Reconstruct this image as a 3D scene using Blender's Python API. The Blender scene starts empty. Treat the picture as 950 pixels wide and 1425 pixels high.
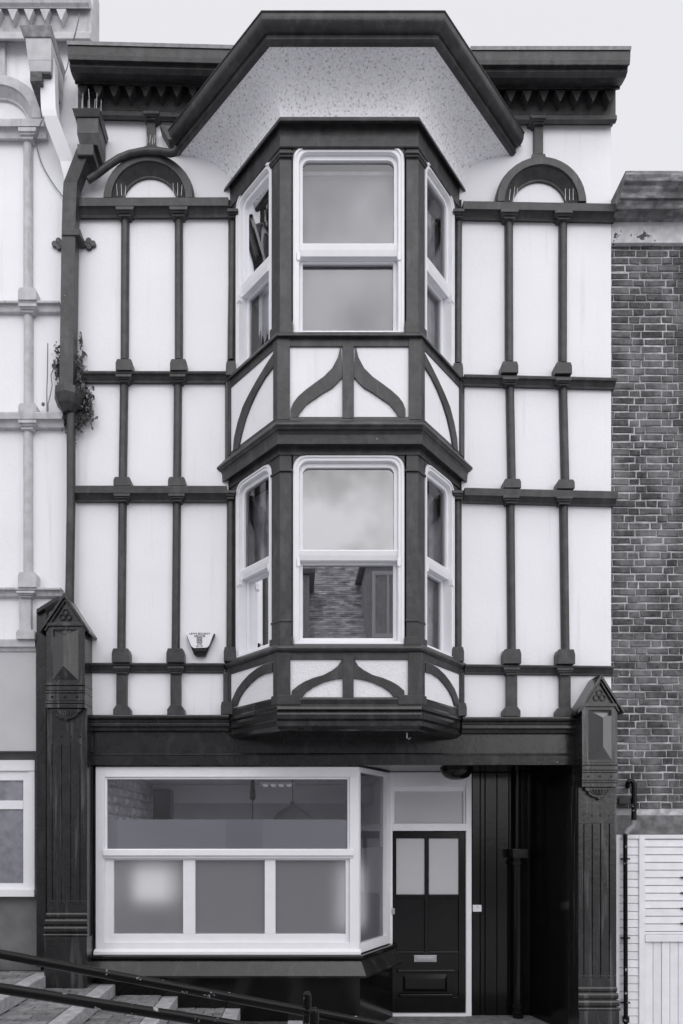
import bpy, bmesh, math, random
from mathutils import Vector
random.seed(11)
SC = bpy.context.scene
COL = SC.collection
# ------------------------------------------------------------------ camera, sky, sun, exposure
# measured eye point: 7.6 m in front of the facade plane (Y=0), 2.09 m above the door sill, rising-front lens
EYE, S, CX, CY = (0.0, -7.6, 2.09), 975.0, 417.0, 1162.0
cd = bpy.data.cameras.new('camera'); cam = bpy.data.objects.new('camera', cd); COL.objects.link(cam)
cam.location = EYE; cam.rotation_euler = (math.pi/2, 0, 0)
cd.sensor_fit = 'HORIZONTAL'; cd.sensor_width = 36; cd.lens = 36*S/950
cd.shift_x = (475-CX)/950; cd.shift_y = (CY-712.5)/950
cd.clip_start = 0.05; cd.clip_end = 2000
SC.camera = cam
SC.view_settings.view_transform = 'Standard'; SC.view_settings.look = 'None'
SC.view_settings.exposure = 0.45; SC.view_settings.gamma = 1
SC.render.engine = 'CYCLES'
SC.cycles.use_denoising = True
SC.cycles.max_bounces = 8; SC.cycles.transparent_max_bounces = 12
SUN_EL, SUN_AZ = 45, 10      # degrees: height, and degrees to the right of straight behind the viewer
w = bpy.data.worlds.new('World'); SC.world = w; w.use_nodes = True
nt = w.node_tree; nt.nodes.clear()
wo = nt.nodes.new('ShaderNodeOutputWorld'); bg = nt.nodes.new('ShaderNodeBackground')
sky = nt.nodes.new('ShaderNodeTexSky'); sky.sky_type = 'NISHITA'; sky.sun_disc = False
sky.sun_elevation = math.radians(SUN_EL); sky.sun_rotation = math.radians(180-SUN_AZ)
sky.dust_density = 3.0; sky.air_density = 1.0
bw = nt.nodes.new('ShaderNodeRGBToBW'); nt.links.new(sky.outputs[0], bw.inputs[0])
tc = nt.nodes.new('ShaderNodeTexCoord')
no = nt.nodes.new('ShaderNodeTexNoise'); no.inputs['Scale'].default_value = 8.0; no.inputs['Detail'].default_value = 5
nt.links.new(tc.outputs['Generated'], no.inputs['Vector'])
cr = nt.nodes.new('ShaderNodeMapRange'); cr.inputs[1].default_value = .42; cr.inputs[2].default_value = .60
cr.inputs[3].default_value = .5; cr.inputs[4].default_value = 12.0
nt.links.new(no.outputs[0], cr.inputs[0])
ml = nt.nodes.new('ShaderNodeMath'); ml.operation = 'MULTIPLY_ADD'; ml.inputs[1].default_value = 0.30
# broken cloud behind the viewer, blank bright overcast ahead
sp = nt.nodes.new('ShaderNodeSeparateXYZ'); nt.links.new(tc.outputs['Generated'], sp.inputs[0])
mk = nt.nodes.new('ShaderNodeMapRange'); mk.interpolation_type = 'SMOOTHSTEP'
for i, q in ((1, .25), (2, -.45), (3, 0.0), (4, 1.0)): mk.inputs[i].default_value = q
nt.links.new(sp.outputs[1], mk.inputs[0])
cm = nt.nodes.new('ShaderNodeMix'); cm.data_type = 'FLOAT'; cm.inputs[2].default_value = 6.2
nt.links.new(mk.outputs[0], cm.inputs[0]); nt.links.new(cr.outputs[0], cm.inputs[3])
nt.links.new(bw.outputs[0], ml.inputs[0]); nt.links.new(cm.outputs[0], ml.inputs[2])
vm = nt.nodes.new('ShaderNodeMixRGB'); vm.blend_type = 'MULTIPLY'; vm.inputs[0].default_value = 1
vm.inputs[2].default_value = (0.985, 0.985, 1.03, 1)
nt.links.new(ml.outputs[0], vm.inputs[1]); nt.links.new(vm.outputs[0], bg.inputs[0])
bg.inputs[1].default_value = 0.092
nt.links.new(bg.outputs[0], wo.inputs[0])
sl = bpy.data.lights.new('sun', 'SUN'); sl.energy = 1.5; sl.angle = math.radians(110); sl.color = (1, .985, .97)
so = bpy.data.objects.new('sun', sl); COL.objects.link(so)
e, a = math.radians(SUN_EL), math.radians(SUN_AZ)
sdir = Vector((math.sin(a)*math.cos(e), -math.cos(a)*math.cos(e), math.sin(e)))
so.location = sdir*60; so.rotation_euler = (-sdir).to_track_quat('-Z', 'Y').to_euler()

# ------------------------------------------------------------------ measuring helpers
def X(px, o=0.0): return (px-CX)*(7.6-o)/S
def Z(py, o=0.0): return EYE[2]+(CY-py)*(7.6-o)/S

class Face:
    """A vertical plane: local (u along, z up, o outward)."""
    def __init__(s, ox, oy, ux, uy):
        l = math.hypot(ux, uy); s.o = (ox, oy); s.u = (ux/l, uy/l); s.n = (uy/l, -ux/l); s.L = l
    def w(s, u, z, o): return (s.o[0]+u*s.u[0]+o*s.n[0], s.o[1]+u*s.u[1]+o*s.n[1], z)
    def hit(s, px, py, o=0.0):
        d = ((px-CX)/S, 1.0, (CY-py)/S)
        t = (o-((EYE[0]-s.o[0])*s.n[0]+(EYE[1]-s.o[1])*s.n[1]))/(d[0]*s.n[0]+d[1]*s.n[1])
        p = [EYE[i]+t*d[i] for i in range(3)]
        return ((p[0]-s.o[0])*s.u[0]+(p[1]-s.o[1])*s.u[1], p[2])
F0 = Face(0, 0, 1, 0)

class Plan:
    """A plan polyline with outward side on the viewer's side; off(p) offsets it by p with mitres."""
    def __init__(s, pts, cut0=None, cut1=None, kf=1.0, ks=1.0):
        s.f = [Face(a[0], a[1], b[0]-a[0], b[1]-a[1]) for a, b in zip(pts, pts[1:])]; s.pts = pts; s.c = (cut0, cut1); s.k = (ks, kf)
    def off(s, p):
        out = []
        for i in range(len(s.pts)):
            if 0 < i < len(s.pts)-1:
                f, g = s.f[i-1], s.f[i]
                pf, pg = ((s.k[1], s.k[0]) if i == 2 else s.k) if p > 0 else (1, 1)
                a_, b_ = pf*p, pg*p; det = f.n[0]*g.n[1]-f.n[1]*g.n[0]
                out.append((s.pts[i][0]+(a_*g.n[1]-b_*f.n[1])/det, s.pts[i][1]+(f.n[0]*b_-g.n[0]*a_)/det))
            else:
                f = s.f[0] if i == 0 else s.f[-1]; cut = s.c[0 if i == 0 else 1]
                pp = p*(s.k[0] if p > 0 else 1); q = (s.pts[i][0]+f.n[0]*pp, s.pts[i][1]+f.n[1]*pp)
                if cut is not None and abs(f.u[1]) > 1e-6:
                    t = (cut-q[1])/f.u[1]; q = (q[0]+t*f.u[0], cut)
                out.append(q)
        return out

class MB:
    def __init__(s): s.v = []; s.f = []
    def add(s, vs, fs):
        b = len(s.v); s.v += [tuple(v) for v in vs]; s.f += [tuple(b+i for i in f) for f in fs]; return s
    def box(s, F, u0, u1, z0, z1, o0, o1):
        P = [F.w(u, z, o) for o in (o0, o1) for z in (z0, z1) for u in (u0, u1)]
        return s.add(P, [(0,1,3,2),(4,6,7,5),(0,4,5,1),(2,3,7,6),(0,2,6,4),(1,5,7,3)])
    def prism(s, F, pts, o0, o1):
        n = len(pts); P = [F.w(u, z, o0) for u, z in pts]+[F.w(u, z, o1) for u, z in pts]
        return s.add(P, [tuple(range(n))[::-1], tuple(range(n, 2*n))]+[(i, (i+1) % n, n+(i+1) % n, n+i) for i in range(n)])
    def taper(s, F, a, b, o0, o1):
        """prism from outline a at o0 to outline b at o1"""
        n = len(a); P = [F.w(u, z, o0) for u, z in a]+[F.w(u, z, o1) for u, z in b]
        return s.add(P, [tuple(range(n))[::-1], tuple(range(n, 2*n))]+[(i, (i+1) % n, n+(i+1) % n, n+i) for i in range(n)])
    def ring(s, F, A, B, o0, o1):
        n = len(A); P = [F.w(u, z, o) for o in (o0, o1) for L in (A, B) for u, z in L]
        fs = []
        for i in range(n):
            j = (i+1) % n
            fs += [(i, n+i, n+j, j), (2*n+i, 2*n+j, 3*n+j, 3*n+i), (i, j, 2*n+j, 2*n+i), (n+i, 3*n+i, 3*n+j, n+j)]
        return s.add(P, fs)
    def planpoly(s, pts, z0, z1, pts1=None):
        n = len(pts); q = pts1 or pts
        P = [(x, y, z0) for x, y in pts]+[(x, y, z1) for x, y in q]
        return s.add(P, [tuple(range(n))[::-1], tuple(range(n, 2*n))]+[(i, (i+1) % n, n+(i+1) % n, n+i) for i in range(n)])
    def run(s, F, u0, u1, prof, dz=0.0):
        """closed profile [(o,z)] swept along u from u0 to u1, rising dz on the way"""
        n = len(prof); P = [F.w(u0, z, o) for o, z in prof]+[F.w(u1, z+dz, o) for o, z in prof]
        return s.add(P, [tuple(range(n)), tuple(range(n, 2*n))[::-1]]+[(i, n+i, n+(i+1) % n, (i+1) % n) for i in range(n)])
    def sweep(s, plan, prof):
        """closed profile [(p,z)] round a plan polyline"""
        R = [plan.off(p) for p, z in prof]; m = len(R[0]); n = len(prof)
        P = [(R[i][k][0], R[i][k][1], prof[i][1]) for k in range(m) for i in range(n)]
        fs = [tuple(range(n)), tuple(range((m-1)*n, m*n))[::-1]]
        for k in range(m-1):
            for i in range(n):
                j = (i+1) % n; fs.append((k*n+i, (k+1)*n+i, (k+1)*n+j, k*n+j))
        return s.add(P, fs)
    def tube(s, pts, r, n=10, r1=None, square=None):
        pts = [Vector(p) for p in pts]; m = len(pts); P = []
        up = None
        for i, p in enumerate(pts):
            t = (pts[min(i+1, m-1)]-pts[max(i-1, 0)]).normalized()
            if up is None:
                ref = Vector((0, 0, 1)) if abs(t.z) < .9 else Vector((0, 1, 0))
                up = (ref-t*ref.dot(t)).normalized()
            else: up = (up-t*up.dot(t)).normalized()
            sd = t.cross(up); rr = r+((r1 if r1 is not None else r)-r)*i/max(1, m-1)
            for k in range(n):
                an = 2*math.pi*k/n; P.append(p+up*math.cos(an)*rr+sd*math.sin(an)*rr)
        fs = [tuple(range(n))[::-1], tuple(range((m-1)*n, m*n))]
        for i in range(m-1):
            for k in range(n): fs.append((i*n+k, i*n+(k+1) % n, (i+1)*n+(k+1) % n, (i+1)*n+k))
        return s.add(P, fs)
    def lathe(s, x, y, prof, n=16):
        """[(r,z)] turned round a vertical axis"""
        m = len(prof); P = [(x+r*math.cos(2*math.pi*k/n), y+r*math.sin(2*math.pi*k/n), z) for r, z in prof for k in range(n)]
        fs = [tuple(range(n))[::-1], tuple(range((m-1)*n, m*n))]
        for i in range(m-1):
            for k in range(n): fs.append((i*n+k, i*n+(k+1) % n, (i+1)*n+(k+1) % n, (i+1)*n+k))
        return s.add(P, fs)
    def quad(s, a, b, c, d): return s.add([a, b, c, d], [(0, 1, 2, 3)])

WL = {}
def link(name, data, c, parent):
    o = bpy.data.objects.new(name, data); COL.objects.link(o)
    if parent is not None: o.parent = parent
    o.location = Vector(c)-(WL[parent.name] if parent is not None else Vector((0, 0, 0)))
    WL[o.name] = Vector(c); return o
def tag(o, label=None, cat=None, group=None, kind=None):
    for k, v in (('label', label), ('category', cat), ('group', group), ('kind', kind)):
        if v: o[k] = v
    return o
def make_mesh(mb, name, mat, c, smooth=False):
    me = bpy.data.meshes.new(name); me.from_pydata([(v[0]-c[0], v[1]-c[1], v[2]-c[2]) for v in mb.v], [], mb.f)
    bm = bmesh.new(); bm.from_mesh(me)
    bmesh.ops.recalc_face_normals(bm, faces=bm.faces)
    big = [f for f in bm.faces if len(f.verts) > 4]
    if big: bmesh.ops.triangulate(bm, faces=big)
    bm.to_mesh(me); bm.free()
    me.materials.append(mat)
    if smooth:
        me.polygons.foreach_set('use_smooth', [True]*len(me.polygons)); me.set_sharp_from_angle(angle=math.radians(38))
    return me
def build(mb, name, mat, parent=None, bevel=0.0, smooth=False, label=None, cat=None, group=None, kind=None):
    lo = [min(v[i] for v in mb.v) for i in range(3)]; hi = [max(v[i] for v in mb.v) for i in range(3)]
    c = ((lo[0]+hi[0])/2, (lo[1]+hi[1])/2, lo[2])
    o = link(name, make_mesh(mb, name, mat, c, smooth), c, parent)
    if bevel:
        b = o.modifiers.new('bevel', 'BEVEL'); b.width = bevel; b.segments = 2; b.limit_method = 'ANGLE'; b.angle_limit = math.radians(40)
    return tag(o, label, cat, group, kind)
def thing(name, label, cat, loc, group=None, kind=None):
    return tag(link(name, None, loc, None), label, cat, group, kind)
def copy_tree(o, parent, loc):
    c = o.copy(); COL.objects.link(c); WL[c.name] = Vector(loc)
    c.parent = parent
    c.location = Vector(loc)-(WL[parent.name] if parent is not None else Vector((0, 0, 0)))
    for ch in o.children:
        copy_tree(ch, c, Vector(loc)+Vector(ch.location))
    return c

# ------------------------------------------------------------------ materials
def G(v, t=0.025): return (v*(1-t*.4), v*(1-t*.4), v*(1+t), 1)
def mat(name, v, rough=.5, spec=.5, var=.0, vscale=6.0, bump=0.0, bscale=40.0, detail=4, chips=None, chipcol=.5, chipscale=18., streak=None, rand=0.0, coat=0.0, metal=0.0, lowdirt=None):
    m = bpy.data.materials.new(name); m.use_nodes = True; t = m.node_tree; N = t.nodes; Lk = t.links
    p = N['Principled BSDF']; p.inputs['Roughness'].default_value = rough; p.inputs['Specular IOR Level'].default_value = spec
    p.inputs['Metallic'].default_value = metal
    if coat: p.inputs['Coat Weight'].default_value = coat; p.inputs['Coat Roughness'].default_value = .08
    geo = N.new('ShaderNodeNewGeometry'); pos = geo.outputs['Position']
    col = None
    def mix(c1, c2, fac, op='MIX'):
        x = N.new('ShaderNodeMixRGB'); x.blend_type = op
        for i, s_ in ((1, c1), (2, c2)):
            if hasattr(s_, 'links'): Lk.new(s_, x.inputs[i])
            else: x.inputs[i].default_value = s_
        if hasattr(fac, 'links'): Lk.new(fac, x.inputs[0])
        else: x.inputs[0].default_value = fac
        return x.outputs[0]
    def noise(sc, det=4, vec=pos, rg=.5):
        n = N.new('ShaderNodeTexNoise'); n.inputs['Scale'].default_value = sc; n.inputs['Detail'].default_value = det
        n.inputs['Roughness'].default_value = rg; Lk.new(vec, n.inputs['Vector']); return n.outputs[0]
    def rng(s_, a, b, c=0., d=1.):
        r = N.new('ShaderNodeMapRange'); Lk.new(s_, r.inputs[0])
        for i, q in enumerate((a, b, c, d)): r.inputs[i+1].default_value = q
        return r.outputs[0]
    col = G(v)
    if var:
        f = rng(noise(vscale, detail), .3, .7)
        col = mix(G(v*(1-var)), G(v*(1+var)), f)
    if rand:
        oi = N.new('ShaderNodeObjectInfo')
        ad = N.new('ShaderNodeMath'); ad.operation = 'ADD'; Lk.new(oi.outputs['Random'], ad.inputs[0]); Lk.new(geo.outputs['Random Per Island'], ad.inputs[1])
        fr = N.new('ShaderNodeMath'); fr.operation = 'FRACT'; Lk.new(ad.outputs[0], fr.inputs[0])
        g = rng(fr.outputs[0], 0, 1, 1-rand, 1+rand)
        col = mix(col, g, 1.0, 'MULTIPLY')
    if streak:
        mp = N.new('ShaderNodeMapping'); mp.inputs['Scale'].default_value = (streak[0], streak[0], streak[1]); Lk.new(pos, mp.inputs[0])
        f = rng(noise(1.0, 5, mp.outputs[0], .6), streak[2], streak[3])
        col = mix(col, G(streak[4]), f)
    if chips:
        f = rng(noise(chipscale, 6, pos, .65), chips, chips+.02)
        col = mix(col, G(chipcol), f)
    if hasattr(col, 'links'): Lk.new(col, p.inputs['Base Color'])
    else: p.inputs['Base Color'].default_value = col
    if bump:
        b = N.new('ShaderNodeBump'); b.inputs['Strength'].default_value = bump; b.inputs['Distance'].default_value = .01
        Lk.new(noise(bscale, 5, pos, .6), b.inputs['Height']); Lk.new(b.outputs[0], p.inputs['Normal'])
    return m
WHITE = mat('white_render_paint', .83, .8, .2, var=.025, vscale=1.6, bump=.3, bscale=22, streak=(9, .55, .58, .85, .66))
PEBBLE = mat('white_pebbledash', .93, .85, .2, var=.1, vscale=40, bump=1.0, bscale=42, detail=2, chips=.585, chipcol=.5, chipscale=44)
ROUGHC = mat('white_roughcast_paint', .8, .8, .2, var=.05, vscale=60, bump=.8, bscale=60)
DARK = mat('weathered_charcoal_paint', .036, .4, .45, var=.3, vscale=13, bump=.35, bscale=38, chips=.725, chipcol=.35, chipscale=11, streak=(9, 3.0, .52, .8, .085))
MID = mat('worn_black_gloss_paint', .015, .2, .5, var=.3, vscale=8, bump=.16, bscale=24, chips=.735, chipcol=.25, chipscale=13, streak=(8, 3.0, .54, .82, .045))
PIL = mat('streaked_black_pilaster_paint', .016, .2, .6, var=.3, vscale=8, bump=.2, bscale=22, chips=.73, chipcol=.35, chipscale=15, streak=(17, 1.1, .53, .74, .10))
FACET = mat('black_facet_gloss_paint', .03, .16, .9, var=.2, vscale=9, bump=.06, bscale=14, coat=.9)
BLACK = mat('black_gloss_paint', .006, .13, .35, var=.2, vscale=6, bump=.08, bscale=16)
SASH = mat('white_gloss_joinery_paint', .83, .35, .4, var=.02, vscale=8, bump=.06, bscale=30)
GREY = mat('pale_grey_stone_paint', .50, .6, .3, var=.12, vscale=10, bump=.2, bscale=40, streak=(14, 2., .55, .8, .3))
NGREY = mat('dirty_grey_rim_paint', .26, .7, .3, var=.3, vscale=16, bump=.4)
NGREY2 = mat('broken_grey_iron', .10, .8, .3, var=.4, vscale=20, bump=.6)
NWALL = mat('pale_grey_fascia_paint', .50, .6, .3, var=.05, vscale=3, bump=.05, bscale=30)
LEAD = mat('weathered_lead', .22, .6, .4, var=.3, vscale=14, bump=.3)
BRICK = mat('dark_weathered_brick', .085, .9, .2, var=.4, vscale=24, bump=.9, bscale=70, rand=.30, streak=(3.4, 2.6, .46, .76, .26))
MORTAR = mat('pale_lime_mortar', .46, .95, .1, streak=(2.2, 1.3, .44, .7, .24), var=.35, vscale=14, bump=.6, bscale=80)
STONE = mat('sooty_stone', .17, .9, .2, var=.45, vscale=9, bump=.7, bscale=40, streak=(5, 14, .5, .68, .40))
RENDERW = mat('limewashed_band', .55, .9, .2, var=.2, vscale=9, bump=.4, bscale=40, chips=.60, chipcol=.09, chipscale=4.5)
CONC = mat('grey_concrete', .16, .9, .2, var=.35, vscale=12, bump=.5)
BOARD = mat('white_timber_board_paint', .72, .5, .3, var=.05, vscale=8, bump=.1, bscale=40, rand=.05, chips=.72, chipcol=.15, chipscale=16)
PAVE = mat('grey_paving_brick', .19, .8, .3, var=.3, vscale=22, bump=.5, bscale=90, rand=.3)
NOSE = mat('pale_step_stone', .36, .8, .3, var=.25, vscale=16, bump=.5, bscale=80, chips=.66, chipcol=.12, chipscale=9)
JOINT = mat('dark_paving_joint', .06, .95, .1, var=.4, vscale=30, bump=.6)
ASPH = mat('grey_street_surface', .18, .9, .2, var=.25, vscale=5, bump=.4)
FLAG = mat('pale_flagstone', .42, .85, .2, var=.2, vscale=4, bump=.3)
RAIL = mat('chipped_black_rail_paint', .005, .12, .22, bump=.05, bscale=50, chips=.625, chipcol=.35, chipscale=16)
LEAF = mat('dark_wall_leaf', .11, .5, .4, rand=.9)
STEM = mat('dry_stem', .08, .8)
METAL = mat('brushed_metal', .45, .35, .5, metal=.8)
PLAST = mat('white_plastic', .8, .35, .4)
BLIND = mat('grey_blind_cloth', .25, .85, .1, var=.06, vscale=2.5)
CURT = mat('pale_curtain_cloth', .8, .9, .1, var=.15, vscale=6)
CURTD = mat('dim_curtain_cloth', .5, .9, .1, var=.25, vscale=6)
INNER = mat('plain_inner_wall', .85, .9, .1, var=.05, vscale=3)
DIM = mat('dim_lamp_shade', .2, .7)
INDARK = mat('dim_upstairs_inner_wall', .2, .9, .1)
CEIL = mat('white_ceiling_board', .7, .7, .2)
RUBBLE = mat('painted_rubble_stone', .85, .8, .2, var=.2, vscale=16, bump=1., bscale=14)
TILE = mat('clay_roof_tile', .7, .8, .2, var=.25, vscale=5, rand=.4, bump=.4)
OPWALL = mat('pale_street_wall', .75, .9, .2, var=.1, vscale=2)
INK = mat('dark_print', .012, .6)
SPIKE = mat('steel_spike', .6, .3, .5, metal=.6)
def glass(name, refl, rough=.015, tr=.9):
    m = bpy.data.materials.new(name); m.use_nodes = True; t = m.node_tree; t.nodes.clear()
    o = t.nodes.new('ShaderNodeOutputMaterial'); mx = t.nodes.new('ShaderNodeMixShader')
    tr_ = t.nodes.new('ShaderNodeBsdfTransparent'); tr_.inputs[0].default_value = G(tr)
    gl = t.nodes.new('ShaderNodeBsdfGlossy'); gl.inputs['Roughness'].default_value = rough; gl.inputs[0].default_value = (.95, .95, .97, 1)
    fr = t.nodes.new('ShaderNodeFresnel'); fr.inputs[0].default_value = 1.5
    mp = t.nodes.new('ShaderNodeMath'); mp.operation = 'MAXIMUM'; mp.inputs[1].default_value = refl
    n = t.nodes.new('ShaderNodeTexNoise'); n.inputs['Scale'].default_value = 3.0; g = t.nodes.new('ShaderNodeNewGeometry')
    b = t.nodes.new('ShaderNodeBump'); b.inputs['Strength'].default_value = .010; b.inputs['Distance'].default_value = .008
    t.links.new(g.outputs['Position'], n.inputs['Vector']); t.links.new(n.outputs[0], b.inputs['Height']); t.links.new(b.outputs[0], gl.inputs['Normal'])
    t.links.new(fr.outputs[0], mp.inputs[0]); t.links.new(mp.outputs[0], mx.inputs[0])
    t.links.new(tr_.outputs[0], mx.inputs[1]); t.links.new(gl.outputs[0], mx.inputs[2]); t.links.new(mx.outputs[0], o.inputs[0])
    return m
GL_FRONT = glass('reflective_window_glass', .34)
GL_FRONTU = glass('greyed_window_glass', .22)
GL_BLIND = glass('old_window_glass', .10)
GL_SIDE = glass('side_window_glass', .12)
GL_SHOP = glass('shop_window_glass', .08, tr=.98)
def frosted(name, v, blur, amt):
    m = bpy.data.materials.new(name); m.use_nodes = True; t = m.node_tree
    p = t.nodes['Principled BSDF']; p.inputs['Base Color'].default_value = G(v); p.inputs['Roughness'].default_value = .2; p.inputs['Specular IOR Level'].default_value = .5
    rf = t.nodes.new('ShaderNodeBsdfRefraction'); rf.inputs['IOR'].default_value = 1.5; rf.inputs['Roughness'].default_value = blur; rf.inputs[0].default_value = G(.95)
    mx = t.nodes.new('ShaderNodeMixShader'); mx.inputs[0].default_value = amt
    o = [n for n in t.nodes if n.type == 'OUTPUT_MATERIAL'][0]
    t.links.new(p.outputs[0], mx.inputs[1]); t.links.new(rf.outputs[0], mx.inputs[2]); t.links.new(mx.outputs[0], o.inputs[0])
    return m
FROST = frosted('frosted_window_film', .36, .8, .55)
FROSTB = frosted('pale_frosted_band', .6, .8, .45)
FROSTD = frosted('frosted_door_glass', .7, .7, .25)
LAMPM = bpy.data.materials.new('lit_lamp_shade'); LAMPM.use_nodes = True
LAMPM.node_tree.nodes['Principled BSDF'].inputs['Emission Color'].default_value = (1, 1, 1, 1)
LAMPM.node_tree.nodes['Principled BSDF'].inputs['Emission Strength'].default_value = .5

GLOWD = bpy.data.materials.new('dim_added_glow'); GLOWD.use_nodes = True  # glow for the shape added behind the right frosted pane
GLOWD.node_tree.nodes['Principled BSDF'].inputs['Emission Color'].default_value = (1, 1, 1, 1)
GLOWD.node_tree.nodes['Principled BSDF'].inputs['Emission Strength'].default_value = .35
TUBEM = bpy.data.materials.new('lit_tube'); TUBEM.use_nodes = True
TUBEM.node_tree.nodes['Principled BSDF'].inputs['Emission Color'].default_value = (1, 1, 1, 1)
TUBEM.node_tree.nodes['Principled BSDF'].inputs['Emission Strength'].default_value = .1

# ------------------------------------------------------------------ setting: ground, street, steps
gm = MB(); gm.add([(-400, -400, -.40), (400, -400, -.40), (400, 400, -.40), (-400, 400, -.40)], [(0, 1, 2, 3)])
build(gm, 'ground', ASPH, kind='structure')
pv = MB(); pv.add([(.72, -11.0, -.10), (14, -11.0, -.10), (14, 1.2, -.10), (.72, 1.2, -.10)], [(0, 1, 2, 3)])
build(pv, 'pavement', FLAG, kind='structure')
TREAD, RISE = .675, .132
bricks_made = 0
pb_mesh = []
def brick_mesh(name, l, d, h, m, ch=.006, k=0):
    """chamfered block l x d x h about its own centre, front at -d/2 (12 + 8 ... triangles)"""
    r = random.Random(k); P = []
    for (dx, dy, dz) in ((1, 0, 0), (0, 1, 0), (0, 0, 1)):
        pass
    j = lambda: r.uniform(-.0042, .0042)
    back = [(-l/2+j(), d/2, -h/2+j()), (l/2+j(), d/2, -h/2+j()), (l/2+j(), d/2, h/2+j()), (-l/2+j(), d/2, h/2+j())]
    mid = [(x, -d/2+ch, z) for x, y, z in back]
    fr = [(x-(ch if x > 0 else -ch)*1.2+j(), -d/2+j()*.6, z-(ch if z > 0 else -ch)*.9) for x, y, z in back]
    me = bpy.data.meshes.new(name)
    fs = [(3, 2, 1, 0), (8, 9, 10, 11)]
    for a0 in (0, 4):
        for i in range(4): fs.append((a0+i, a0+(i+1) % 4, a0+4+(i+1) % 4, a0+4+i))
    me.from_pydata(back+mid+fr, [], fs); me.materials.append(m); me.validate(); return me
paver = [brick_mesh('paving_brick', .205, .05, .098, PAVE, .005, k) for k in range(4)]
# step tips measured along the facade: each step's right-hand edge and the height of its tread
for i in range(8):
    xr = -2.68+TREAD*(i-3); zt = .615-RISE*(i-3)
    st = MB(); st.box(F0, xr-TREAD+.004, xr, -.45, zt-.012, -.6 if xr < -2 else -.02, 11.0)
    if i == 0: st = MB().box(F0, xr-8, xr, -.45, zt-.012, -.6, 11.0)
    s = build(st, 'stone_step', JOINT, kind='structure')
    fg = MB(); fg.box(F0, xr-TREAD+.006 if i else xr-8, xr-.002, zt-.0118, zt, 2.36, 10.9); build(fg, 'bounce_flagstone', FLAG, s)  # pale slabs on the unseen part of the treads, added to bounce light upward
    if 2 <= i <= 7:
        y1 = -.02 if i > 2 else .3
        # nosing stones along the right edge
        y = y1; k = 0
        while y > -2.3:
            ln = [.62, .48, .7][k % 3]
            n = MB(); n.box(F0, xr-.15, xr+.012, zt-RISE+.004, zt+random.uniform(-.003, .004), -y+.004, -y+ln)
            build(n, 'nosing_stone', NOSE, s, bevel=.008); y -= ln; k += 1
        if 3 <= i <= 6:
            rows = 17 if i in (3, 4) else 11
            for r in range(rows):
                yc = -.055-.104*r
                if i == 5 and r < 4: pass
                xo = xr-.155-(0 if r % 2 else .105)
                xs = []
                if r % 2 == 0: xs.append((xr-.155-.05, .48))
                xx = xo-.105
                while xx > xr-TREAD+.09: xs.append((xx, 1.0)); xx -= .212
                if xx > xr-TREAD-.02: xs.append((xr-TREAD+.06, .45))
                for xc, sc in xs:
                    b = bpy.data.objects.new('paving_brick', random.choice(paver)); COL.objects.link(b)
                    b.parent = s; b.rotation_euler = (-math.pi/2, 0, random.uniform(-.02, .02)); b.scale = (sc, 1, 1)
                    b.location = Vector((xc, yc, zt-.025+random.uniform(-.004, .004)))-WL[s.name]

# ------------------------------------------------------------------ the timber framed house
H = thing('timber_framed_house', 'tall white rendered house with charcoal timber framing, two storey bay and black shopfront', 'house', (.5, 0, 0))
XL, XR = -2.40, 3.375
wl = MB()
wl.box(F0, XL, -.775, 2.87, 10.0, -.25, 0); wl.box(F0, 1.755, XR, 2.87, 10.0, -.25, 0); wl.box(F0, -.775, 1.755, 8.98, 10.0, -.25, 0)
build(wl, 'front_wall', WHITE, H)
sw = MB(); sw.box(F0, XL, XL+.2, -.3, 9.95, -8, -.25); build(sw, 'side_wall', OPWALL, H)
sw = MB(); sw.box(F0, XR-.2, XR, -.3, 9.95, -8, -.25); build(sw, 'side_wall', OPWALL, H)
sw = MB(); sw.box(F0, XL, XR, -.3, 9.95, -8.2, -8); build(sw, 'rear_wall', OPWALL, H)
rf = MB(); rf.box(F0, XL+.2, XR-.2, 9.8, 9.94, -8, -.25); build(rf, 'roof', LEAD, H)
# rooms behind the bay windows
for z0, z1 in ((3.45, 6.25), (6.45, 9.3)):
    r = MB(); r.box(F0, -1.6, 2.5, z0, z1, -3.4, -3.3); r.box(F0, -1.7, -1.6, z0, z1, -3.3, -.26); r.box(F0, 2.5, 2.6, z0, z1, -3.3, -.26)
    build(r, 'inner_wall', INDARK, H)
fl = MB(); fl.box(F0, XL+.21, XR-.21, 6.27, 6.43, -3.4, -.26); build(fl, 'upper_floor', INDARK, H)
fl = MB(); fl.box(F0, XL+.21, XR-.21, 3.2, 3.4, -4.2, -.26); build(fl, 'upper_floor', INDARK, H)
fl = MB(); fl.box(F0, XL+.21, XR-.21, 9.32, 9.5, -3.4, -.26); build(fl, 'upper_floor', INDARK, H)

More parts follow.
